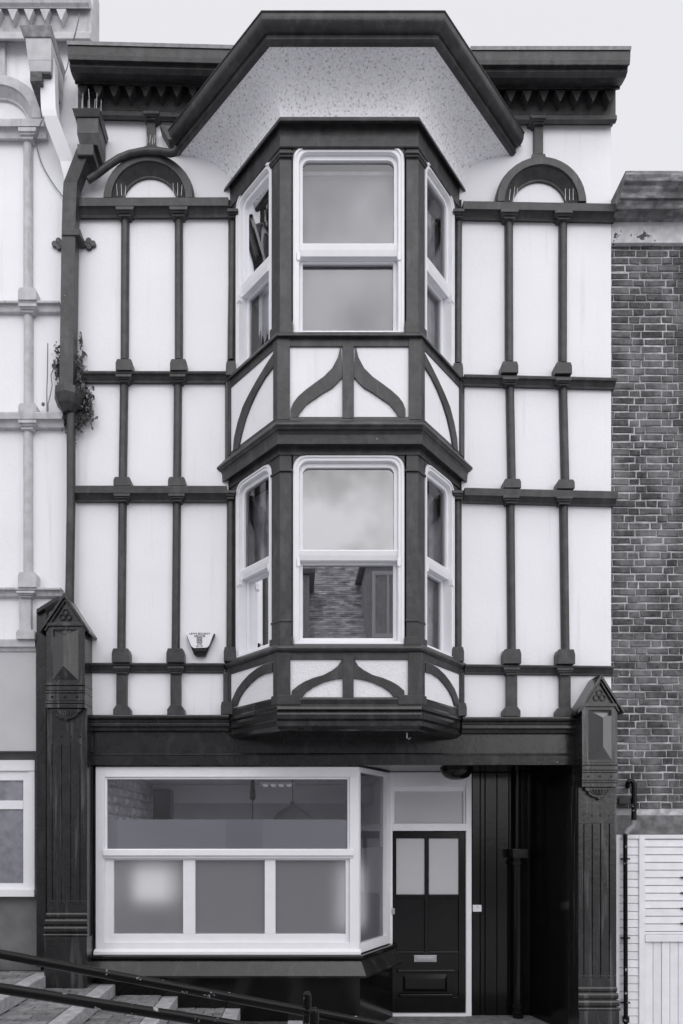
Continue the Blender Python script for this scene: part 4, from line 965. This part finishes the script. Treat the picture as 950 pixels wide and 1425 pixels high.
# ------------------------------------------------------------------ plant on the pipe, wires
pt = thing('wall_plant', 'small leaved plant sprouting round the dark drainpipe joint', 'plant', (X(105), -.05, Z(590)))
rp = random.Random(8); m = MB(); leafs = 0
def leaf(m, c, s, r):
    d = Vector((r.uniform(-1, 1), r.uniform(-1.2, .2), r.uniform(-1, 1))).normalized(); q = d.orthogonal().normalized(); n = d.cross(q)
    c = Vector(c); m.add([c-d*s, c+q*s*.55+n*s*.15, c+d*s, c-q*s*.55+n*s*.15], [(0, 1, 2), (0, 2, 3)])
stm = MB()
for (x0, y0, x1, y1, wd, n) in ((80, 482, 88, 545, 5, 150), (111, 492, 114, 545, 7, 190), (116, 540, 119, 590, 11, 330), (102, 584, 112, 600, 7, 110), (101, 598, 102, 625, 3.5, 40), (112, 466, 113, 485, 2, 20), (86, 545, 92, 600, 3, 60), (124, 548, 122, 580, 6, 110), (78, 505, 82, 530, 5, 30)):
    for k in range(n):
        t = rp.random(); x = x0+(x1-x0)*t+rp.gauss(0, wd*.55); y = y0+(y1-y0)*t+rp.gauss(0, 3)
        o = rp.uniform(.01, .11); leaf(m, F0.w(X(x, o), Z(y, o), o), rp.uniform(.013, .030), rp)
    stm.tube([F0.w(X(x0, .04), Z(y1, .04), .04), F0.w(X((x0+x1)/2+2, .05), Z((y0+y1)/2, .05), .05), F0.w(X(x1, .04), Z(y0, .04), .04)], .005, 5)
build(m, 'foliage', LEAF, pt); build(stm, 'stem', STEM, pt)
def wire(pts, lbl, r=.006, name='cable', cat='cable', mt=INK):
    sub = []
    for i in range(len(pts)-1):
        p0 = Vector(pts[max(i-1, 0)]); p1 = Vector(pts[i]); p2 = Vector(pts[i+1]); p3 = Vector(pts[min(i+2, len(pts)-1)])
        for k in range(6):
            t = k/6; sub.append(.5*((2*p1)+(p2-p0)*t+(2*p0-5*p1+4*p2-p3)*t*t+(3*p1-p0-3*p2+p3)*t**3))
    sub.append(Vector(pts[-1])); m = MB(); m.tube(sub, r, 6); o = build(m, name, mt, None, smooth=True); return tag(o, lbl, cat)
def fp(l): return [F0.w(X(x, o), Z(y, o), o) for x, y, o in l]
CABM = mat('grey_cable', .2, .6)
wire(fp([(111, 20, .35), (104, 50, .3), (97, 72, .12), (94, 92, .05), (87, 112, .03), (82, 132, .06), (60, 165, .3), (52, 188, .13), (51, 202, .03), (58, 228, .02), (74, 256, .02), (92, 279, .03)]), 'thin grey cable looping down the pale wall past the broken hopper', mt=CABM)
wire(fp([(86, 340, .02), (85.5, 370, .02), (86, 395, .02), (90, 400, .02)]), 'short thin cable beside the dark drainpipe collar', .005, mt=CABM)
ae = thing('aerial', 'thin upright aerial rod with a curved lead on the pale ledge', 'aerial', (X(65.5, .06), -.06, Z(572, .06)))
m = MB(); m.tube(fp([(65.5, 572, .06), (65, 545, .06), (66, 520, .06), (66.5, 478, .06)]), .006, 6); build(m, 'aerial_rod', CABM, ae)
m = MB(); m.tube(fp([(66, 565, .06), (70, 550, .05), (72.5, 536, .04), (71, 522, .04), (74, 514, .04), (79, 507, .04)]), .005, 6); build(m, 'aerial_lead', CABM, ae)
m = MB(); m.tube(fp([(66, 574, .06), (66, 563, .06)]), .012, 8); m.tube(fp([(59, 562, .06), (61, 563, .06)]), .02, 8); build(m, 'aerial_mount', CABM, ae)

# ------------------------------------------------------------------ pale neighbour on the left
N = thing('pale_house', 'pale grey and white rendered house with round shafts at the left edge', 'house', (-4, 0, .6))
m = MB(); m.box(F0, -7.5, XL-.002, Z(900), 10.9, -.25, -.004); build(m, 'front_wall', WHITE, N)
m = MB(); m.box(F0, -7.5, XL-.002, .3, 11.4, -8, -.26); build(m, 'house_body', OPWALL, N)
NC = [(-14, .21), (-6, .20), (4, .18), (10, .155), (12, .15), (12.5, .09), (44, .09), (46, .14), (54, .14), (57, .09), (58, .01)]
pr = [(o, Z(y, o)) for y, o in NC]; pr += [(-.02, pr[-1][1]), (-.02, pr[0][1])]
m = MB(); m.run(F0, -7.5, -2.235, pr); build(m, 'cornice', GREY, N, bevel=.004)
m = MB(); m.box(F0, -7.5, -2.245, Z(56, .1), 11.4, -.25, -.021); build(m, 'parapet', GREY, N)
for i in range(6):
    x = 85-22.5*i; t = MB(); o1 = .165; t.prism(F0, [(X(x-7, o1), Z(12.5, o1)), (X(x+7, o1), Z(12.5, o1)), (X(x+.6, o1), Z(28, o1)), (X(x-.6, o1), Z(28, o1))], 0.091, o1); build(t, 'cornice_tooth', GREY, N, bevel=.002)
def ncourse(x1, yt, yf, yb, proj, x0=-200):
    pr = [(proj, Z(yt, proj)), (proj+.006, Z(yt+2, proj)), (proj, Z(yf, proj)), (proj-.02, Z(yf, proj-.02)), (proj*.6, Z(yf+(yb-yf)*.4, proj*.6)), (proj*.5, Z(yb-3, proj*.5)), (.012, Z(yb, .012))]
    m = MB(); m.run(F0, X(x0), X(x1), pr+[(-.02, pr[-1][1]), (-.02, pr[0][1])]); build(m, 'string_course', GREY, N, bevel=.003)
ncourse(67, 165, 176, 196, .12); ncourse(86, 418, 422, 437, .09); ncourse(92, 573, 583, 598, .11); ncourse(88, 817, 821, 832.5, .09); ncourse(52, 889, 900, 909, .07)
def npost(x, yt, yb, cap, base, flat=False, w=12.3):
    m = shaft(F0, X(x, .05), Z(yb, .04), Z(yt, .04), w*7.55/S/2) if not flat else MB().box(F0, X(x-8, .05), X(x+8, .05), Z(yb, .04), Z(yt, .04), -.01, .055)
    p = build(m, 'post', GREY, N, smooth=not flat)
    y0, y1 = cap; c_ = MB()
    for f0, f1, q, oo in ((0, .34, 12.8, .122), (.34, .62, 11, .105), (.62, 1.0, 8.8, .085)):
        h = y1-y0; c_.prism(F0, [(X(x-q, oo), Z(y0+h*f0, oo)), (X(x+q, oo), Z(y0+h*f0, oo)), (X(x+q*.93, oo), Z(y0+h*f1, oo)), (X(x-q*.93, oo), Z(y0+h*f1, oo))], -.01, oo)
    build(c_, 'capital', GREY, p, bevel=.003)
    y0, y1 = base; b_ = MB(); oo = .115; q = 13
    b_.prism(F0, [(X(x-q, oo), Z(y1, oo)), (X(x+q, oo), Z(y1, oo)), (X(x+q, oo), Z(y0+4, oo)), (X(x+q*.84, oo), Z(y0, oo)), (X(x-q*.84, oo), Z(y0, oo)), (X(x-q, oo), Z(y0+4, oo))], -.01, oo); build(b_, 'base_block', GREY, p, bevel=.006)
for xo in (0, -75):
    npost(37.5+xo, 190, 404, (177, 193), (400, 417)); npost(38+xo, 430, 565, (422, 434), (561, 573.5)); npost(37.5+xo, 594, 800, (584, 597), (796, 817)); npost(35+xo, 828, 880, (822, 831), (876, 889), True)
c0, z0 = X(-1, .08), Z(168, .08); m = MB()
archring(m, c0, z0, .46, .36, -.01, .11); splay(m, c0, z0, .359, .30, .095, .012); archring(m, c0, z0, .31, .285, -.01, .024); archring(m, c0, z0, .478, .46, -.01, .085); build(m, 'blind_arch', GREY, N, bevel=.003, smooth=True)
m = MB(); m.box(F0, X(-6, .06), X(6, .06), Z(108, .06), Z(56, .06), -.01, .05); build(m, 'stub_post', GREY, N, bevel=.003)
# ground floor
m = MB(); m.box(F0, -7.5, X(51), Z(1045), Z(905), -.25, .02); build(m, 'fascia_panel', NWALL, N)
m = MB(); m.box(F0, -7.5, X(51), .3, Z(1045)-.002, -.6, -.12); build(m, 'shop_wall', mat('grey_shop_wall', .16, .7, .3, var=.15, vscale=6), N)
nw = tag(link('shop_window', None, (X(0), .1, Z(1247)), N))
o = -.10
m = MB(); m.box(F0, X(-120, o), X(50, o), Z(1073, o), Z(1058, o), -.119, -.06); m.box(F0, X(-120, o), X(51, o), Z(1247, o), Z(1237, o), -.119, -.03); m.box(F0, X(41, o), X(49.5, o), Z(1237, o), Z(1073, o), -.119, -.07); build(m, 'window_frame', SASH, nw, bevel=.004)
bx([(X(33, o), X(41, o), Z(1237, o), Z(1073, o), -.119, -.085), (X(-120, o), X(33, o), Z(1237, o), Z(1229, o), -.119, -.085), (X(-120, o), X(33, o), Z(1126, o), Z(1114, o), -.119, -.08), (X(-120, o), X(33, o), Z(1086, o), Z(1073, o), -.119, -.085)], 'casement', SASH, nw)
pane(F0, X(-120, o), X(33, o), Z(1114, o), Z(1086, o), -.112, GL_BLIND, 'pane', nw); pane(F0, X(-120, o), X(33, o), Z(1229, o), Z(1126, o), -.112, GL_BLIND, 'pane', nw)
nc = thing('net_curtain', 'grey net curtain in the shop window at the left edge', 'curtain', (X(0), .115, Z(1230)))
board(F0, X(-120, o), X(32.5, o), Z(1229, o), Z(1086, o), -.1165, 14, .001, mat('net_cloth', .62, .9, .1, var=.2, vscale=12), 'curtain_cloth', 90, nc)
m = MB(); m.tube([F0.w(X(-120, o), Z(1084, o), -.1165), F0.w(X(33, o), Z(1084, o), -.1165)], .004, 6); build(m, 'curtain_rail', CURTD, nc)
# white hopper pipe
wp = thing('drainpipe', 'white box drainpipe with a broken hopper head on the pale house', 'drainpipe', (X(70), -.1, Z(235)))
oh = .42; g0, g1 = X(35, oh), X(69, oh)
m = MB(); m.planpoly([(g0+.03, -.38), (g1-.0, -.38), (g1-.0, -.06), (g0+.03, -.06)], Z(94, oh), Z(81, oh), [(g0+.02, -.40), (g1+.01, -.40), (g1+.01, -.05), (g0+.02, -.05)])
m.planpoly([(g0+.02, -.40), (g1+.01, -.40), (g1+.01, -.05), (g0+.02, -.05)], Z(81, oh)+.0004, Z(53, oh), [(g0+.0, -.42), (g1+.015, -.42), (g1+.015, -.05), (g0, -.05)])
hp = build(m, 'hopper_head', GREY, wp, bevel=.005)
m = MB(); m.planpoly([(g0-.01, -.43), (g1+.02, -.43), (g1+.02, -.04), (g0-.01, -.04)], Z(53, oh)+.0004, Z(41, oh), [(g0-.045, -.46), (g1+.03, -.46), (g1+.03, -.03), (g0-.045, -.03)]); build(m, 'hopper_rim', NGREY, hp, bevel=.004)
m = MB(); m.planpoly([(g0+.035, -.385), (g0+.16, -.385), (g0+.13, -.08), (g0+.035, -.08)], Z(108, oh), Z(94, oh)-.0004); m.planpoly([(g0+.165, -.38), (g1-.01, -.38), (g1-.01, -.08), (g0+.165, -.08)], Z(97, oh), Z(94, oh)-.0004); build(m, 'broken_outlet', NGREY2, hp, bevel=.004)
m = MB(); boxpipe(m, [(X(68.5, .26), -.28, Z(92, .26)), (X(70, .25), -.25, Z(160, .25)), (X(71.5, .25), -.24, Z(168, .25)), (X(96, .1), -.1, Z(232, .1)), (X(103, .07), -.07, Z(262, .07))], .155, .12); build(m, 'box_pipe', SASH, wp, bevel=.005)

# ------------------------------------------------------------------ brick building on the right
K = thing('brick_building', 'dark weathered brick building with a sooty stone cornice at the right edge', 'building', (4.5, 0, -.1))
XB = XR+.003; XE = X(1120)
m = MB(); m.box(F0, XB, XE, Z(1161), Z(330), -.35, -.055); wallb = build(m, 'brick_wall', MORTAR, K)
m = MB(); m.box(F0, XB, XE, -.3, 8.9, -8, -.36); build(m, 'building_body', OPWALL, K)
KC = [(237.5, .33), (243, .34), (252, .32), (254, .30), (256, .28), (262, .27), (268, .24), (276, .22), (277, .19), (280, .19), (285, .17), (291, .16), (292, .11), (303, .06), (306, .03)]
pr = [(o, Z(y, o)) for y, o in KC]; pr += [(-.36, pr[-1][1]), (-.36, pr[0][1])]
m = MB(); m.run(F0, XB, XE, pr); build(m, 'stone_cornice', STONE, K, bevel=.006)
m = MB(); m.box(F0, XB, XE, Z(338), Z(306.5), -.35, .0); build(m, 'limewashed_band', RENDERW, K, bevel=.004)
m = MB(); m.box(F0, XB, XE, Z(1161), Z(1134), -.0615, -.03); build(m, 'concrete_lintel', CONC, K, bevel=.008)
bm_s = [brick_mesh('brick', .226, .04, .0665, BRICK, .007, 20+k) for k in range(6)]
bm_h = [brick_mesh('brick', .108, .04, .0665, BRICK, .007, 40+k) for k in range(5)]
rk = random.Random(5); cand = []; off = MB()
z = Z(343, -.05); row = 0; pitch = .0803
while z > Z(1131, -.05):
    x = XB+(0 if row % 2 == 0 else -.06)+rk.uniform(-.02, .02)-.02; k = row % 2
    while x < XE:
        st_ = (k % 2 == 0) if rk.random() > .12 else rk.random() > .5
        l = .238 if st_ else .119
        x0, x1 = max(x, XB), min(x+l, XE)
        if x1-x0 > .03:
            pxv = (min(x1*S/7.65+CX, 950)-max(x0*S/7.65+CX, 850)); py = CY-(z-EYE[2])*S/7.65
            vis = pxv if not (py > 985 and x0*S/7.65+CX < 858) else pxv-9
            cand.append((vis, x0, x1, l, st_, z+rk.uniform(-.002, .002)))
        x += l; k += 1
    z -= pitch; row += 1
cand.sort(key=lambda t: -t[0])
cnt = 0
for vis, x0, x1, l, st_, zz in cand:
    xc = (x0+x1)/2; sc = (x1-x0)/l
    if cnt < 298 and vis > 4:
        b = bpy.data.objects.new('brick', rk.choice(bm_s if st_ else bm_h)); COL.objects.link(b); b.parent = wallb
        b.location = Vector((xc, .066+rk.uniform(-.004, .004), zz))-WL[wallb.name]; b.scale = (sc, 1, rk.uniform(.96, 1.03)); b.rotation_euler = (0, rk.uniform(-.006, .006), rk.uniform(-.008, .008)); cnt += 1
    else:
        hl = (x1-x0-.012)/2; d_ = rk.uniform(-.003, .003)
        off.box(F0, xc-hl, xc+hl, zz-.033, zz+.033, -.08, -.046+d_)
build(off, 'bricks', BRICK, wallb, kind='stuff')
# pipe on the brick wall
kp = thing('drainpipe', 'thin black pipe with a swan neck running down the brick wall and white boards', 'drainpipe', (X(870), -.05, -.1))
m = MB(); m.tube(fp([(873, 1095, -.02), (873, 1090, .02), (875, 1087, .05), (878.5, 1086, .06), (881, 1089, .06), (882, 1096, .06), (882, 1120, .06), (881.5, 1141, .06)]), .027, 10); build(m, 'swan_neck', RAIL, kp, smooth=True)
m = MB(); m.tube(fp([(881.5, 1142, .06), (880, 1150, .06), (874, 1154, .055), (869.8, 1160, .05)]), .031, 10); build(m, 'offset_joint', LEAD, kp, smooth=True)
m = MB(); m.tube(fp([(869.6, 1161, .05), (870, 1300, .05), (870.6, 1460, .05)]), .023, 10); build(m, 'straight_pipe', RAIL, kp, smooth=True)
m = MB(); m.tube(fp([(870.5, 1422, .05), (870.4, 1414, .05)]), .036, 12); build(m, 'pipe_collar', RAIL, kp, smooth=True)
for y in (1195, 1305, 1395):
    m = MB(); m.tube(fp([(870, y+1.2, .05), (870, y-1.2, .05)]), .029, 10); m.box(F0, X(864, .02), X(876, .02), Z(y+1, .02), Z(y-1, .02), -.02, .03); build(m, 'pipe_clip', RAIL, kp)
m = MB(); m.box(F0, X(858, .0), X(876, 0), Z(1119, 0), Z(1111, 0), -.0, .05)
wd_ = build(m, 'vent_stub', BLACK, kp, bevel=.006)

# white boarded shopfront
T = thing('white_boarding', 'white painted timber boarding with louvred panel below the brick wall', 'boarding', (4.2, 0, -.1))
o = .0
m = MB(); m.box(F0, XB, XE, -.3, Z(1161)-.002, -.35, -.04); build(m, 'backing', BOARD, T)
bx([(XB, X(861), -.3, Z(1161)-.003, -.039, .012), (X(888.5), X(896.5), -.3, Z(1161)-.003, -.039, .012), (X(861), X(888.5), Z(1167), Z(1161)-.003, -.039, .008), (X(896.5), XE, Z(1167), Z(1161)-.003, -.039, .008), (X(896.5), XE, Z(1310), Z(1300), -.039, .02)], 'frame', BOARD, T)
y = 1167.3; k = 0
while y < 1440:
    m = MB(); z1_, z0_ = Z(y+.6), Z(y+11); m.run(F0, X(861), X(888.5), [(-.008, z1_+.001), (-.004, z0_+.003), (-.006, z0_), (-.039, z0_), (-.039, z1_+.001)]); build(m, 'weatherboard', BOARD, T); y += 11.2
y = 1168
while y < 1299:
    m = MB(); z1_, z0_ = Z(y+.5), Z(min(y+10.2, 1299.5)); m.run(F0, X(896.5), XE, [(-.010, z1_+.001), (-.004, z0_+.003), (-.008, z0_), (-.039, z0_), (-.039, z1_+.001)]); build(m, 'louvre_board', BOARD, T); y += 10.7
x = 897.3
while x < 1090:
    m = MB(); m.box(F0, X(x)+.002, X(x+11.6)-.002, -.3, Z(1311), -.039, -.008+random.uniform(-.002, .002)); build(m, 'upright_board', BOARD, T, bevel=.004); x += 11.7
for y in (1221, 1242.5, 1264, 1285):
    m = MB(); m.box(F0, X(947), X(958), Z(y+1.2), Z(y-1.2), -.01, .008); build(m, 'hinge_slot', INK, T)

# ------------------------------------------------------------------ handrails and bits at the front
def rail(lbl, pts, r, posts, grp):
    t_ = thing('handrail', lbl, 'handrail', pts[0], grp)
    m = MB(); m.tube(pts, r, 14); build(m, 'rail_tube', RAIL, t_, smooth=True)
    for p in posts:
        m = p
        if not isinstance(p, MB): m = MB(); m.tube(p, r*.98, 12)
        build(m, 'rail_post', RAIL, t_, smooth=True)
    return t_
def at(px, py, o): return F0.w(X(px, o), Z(py, o), o)
of = 4.35; on = 4.66
def endpost(px, py, o, r):
    """round end post with a domed top"""
    c_ = at(px, py, o); t_ = c_[2]
    m = MB(); m.lathe(c_[0], c_[1], [(r, -.3), (r, t_-r*1.0), (r*.96, t_-r*.72), (r*.82, t_-r*.38), (r*.5, t_-r*.1), (r*.1, t_)], 18)
    return m
rail('slim black chipped handrail further from the viewer, reaching past the hooped posts', [at(-160, 1297.5, of), at(0, 1327.5, of), at(280, 1380, of), at(427, 1407.6, of), at(640, 1447.5, of)], .0225, [endpost(427.5, 1379, of, .019), [at(-150, 1299, of), at(-150, 1700, of)]], 'handrails down the street steps')
rail('thicker black chipped handrail nearer the viewer, lowest at the bottom left', [at(-160, 1350, on), at(0, 1375, on), at(280, 1419.3, on), at(436, 1444, on)], .0235, [endpost(437, 1401.5, on, .021), [at(-150, 1352, on), at(-150, 1700, on)]], 'handrails down the street steps')
# cellar grate in one tread
gt = thing('cellar_grate', 'dark metal grate let into the brick step below the shop window', 'grate', (-1.72, -.13, .36))
xr = -2.68+TREAD*2; zt = .615-RISE*2
gx0, gx1, gy0, gy1 = xr-.60, xr-.17, -.33, -.03
bx([(gx0, gx1, zt-.01, zt+.012, -gy0-.02, -gy0), (gx0, gx1, zt-.01, zt+.012, -gy1, -gy1+.02), (gx0, gx0+.02, zt-.01, zt+.012, -gy1+.02, -gy0-.02), (gx1-.02, gx1, zt-.01, zt+.012, -gy1+.02, -gy0-.02)], 'grate_frame', LEAD, gt)
for k in range(1, 4): bx([(gx0+.02, gx1-.02, zt-.008, zt+.010, -gy1+.02+.065*k, -gy1+.033+.065*k)], 'cross_bar', LEAD, gt, bev=0)
for k in range(1, 6): bx([(gx0+.07*k, gx0+.07*k+.012, zt-.008, zt+.0085, -gy1+.02, -gy0-.02)], 'grate_bar', LEAD, gt, bev=0)
# scraps swept against the neighbour's wall
m = MB(); rs_ = random.Random(2)
for k in range(26):
    x = X(rs_.uniform(8, 50)); y_ = .05+rs_.uniform(-.06, .05); s_ = rs_.uniform(.012, .05); zz = .615+RISE*1+.0
    P = [(x+rs_.uniform(-s_, s_), y_+rs_.uniform(-s_, s_), zz+rs_.uniform(.0, s_*.8)) for _ in range(4)]; m.add(P, [(0, 1, 2), (0, 2, 3), (0, 3, 1), (1, 3, 2)])
build(m, 'litter', mat('pale_scraps', .5, .8, rand=.6), None, kind='stuff', label='pale scraps of litter swept against the wall at the left')

# ------------------------------------------------------------------ the row across the street, seen in the panes
OY = -11.2
Q = thing('street_house', 'tile roofed house across the street, mirrored in the lower bay window', 'house', (1, OY, 0))
FO = Face(9, OY, -1, 0)          # its street face looks back at the timbered front
m = MB(); m.box(FO, 4.8, 18, -.4, 6.2, -7.6, 0); build(m, 'wall', OPWALL, Q)
rsz = math.atan2(4.6, 3.9)
m = MB(); m.add([(4.3, OY+.25, 6.1), (-9, OY+.25, 6.1), (-9, OY-3.8, 10.7), (4.3, OY-3.8, 10.7), (4.3, OY-7.8, 6.1), (-9, OY-7.8, 6.1)], [(0, 1, 2, 3), (3, 2, 5, 4), (0, 3, 4), (1, 5, 2), (0, 4, 5, 1)]); ro = build(m, 'roof', TILE, Q)
m = MB(); rq = random.Random(7)
ca, sa = math.cos(math.atan2(4.6, 4.05)), math.sin(math.atan2(4.6, 4.05)); Ls = math.hypot(4.6, 4.05)
nrow = 58
for r in range(nrow):
    s0 = Ls*r/nrow; x = -5.0+(.12 if r % 2 else 0)
    while x < 4.1:
        wv = .235; t0 = rq.uniform(.004, .016); j = rq.uniform(-.02, .02)
        a0 = s0+j; a1 = s0+Ls/nrow*1.15
        pt_ = lambda s_, h: (OY+.25-ca*s_+sa*h, 6.1+sa*s_+ca*h)
        y0, z0 = pt_(a0, t0+.02); y1, z1 = pt_(a1, .008); y2, z2 = pt_(a0, .004)
        m.add([(x, y0, z0), (x+wv, y0, z0+rq.uniform(-.006, .006)), (x+wv, y1, z1), (x, y1, z1), (x, y2, z2), (x+wv, y2, z2)], [(0, 1, 2, 3), (4, 5, 1, 0)])
        x += .24
build(m, 'roof_tiles', TILE, ro, kind='stuff')
for dx0, dx1, zt_, yd in ((1.75, 2.9, 9.2, OY-.75), (-.75, .25, 8.9, OY-.6)):
    d_ = MB(); d_.box(F0, dx0, dx1, 6.9, zt_, -(yd-2.2), -yd) if 0 else d_.add([(dx0, yd, 6.8), (dx1, yd, 6.8), (dx1, yd, zt_), (dx0, yd, zt_), (dx0, yd-2.4, 6.8), (dx1, yd-2.4, 6.8), (dx1, yd-2.4, zt_), (dx0, yd-2.4, zt_)], [(0, 1, 2, 3), (4, 7, 6, 5), (0, 3, 7, 4), (1, 5, 6, 2), (3, 2, 6, 7)])
    dd = build(d_, 'dormer', GREY, Q)
    d_ = MB(); d_.add([(dx0-.15, yd+.15, zt_+.01), (dx1+.15, yd+.15, zt_+.01), (dx1+.15, yd+.15, zt_+.12), (dx0-.15, yd+.15, zt_+.12), (dx0-.15, yd-2.4, zt_+.2), (dx1+.15, yd-2.4, zt_+.2), (dx1+.15, yd-2.4, zt_+.3), (dx0-.15, yd-2.4, zt_+.3)], [(0, 1, 2, 3), (4, 7, 6, 5), (0, 3, 7, 4), (1, 5, 6, 2), (3, 2, 6, 7), (0, 4, 5, 1)]); build(d_, 'dormer_roof', LEAD, dd)
    FDm = Face(dx1, yd, -1, 0); L_ = dx1-dx0
    fr = MB(); fr.ring(FDm, [(.15, 7.3), (L_-.15, 7.3), (L_-.15, zt_-.15), (.15, zt_-.15)], [(.24, 7.4), (L_-.24, 7.4), (L_-.24, zt_-.25), (.24, zt_-.25)], .001, .05); fr.box(FDm, L_/2-.03, L_/2+.03, 7.4, zt_-.25, .001, .04); build(fr, 'dormer_window', SASH, dd)
for k in range(3):
    for zf_ in (0.9, 3.6):
        u = 6+k*3.9; fr = MB(); fr.ring(FO, [(u, zf_), (u+1.2, zf_), (u+1.2, zf_+1.7), (u, zf_+1.7)], [(u+.1, zf_+.1), (u+1.1, zf_+.1), (u+1.1, zf_+1.6), (u+.1, zf_+1.6)], .001, .04); wn = build(fr, 'window', SASH, Q)
        g = MB(); g.box(FO, u+.1, u+1.1, zf_+.1, zf_+1.6, .002, .01); build(g, 'pane', BLIND, wn)
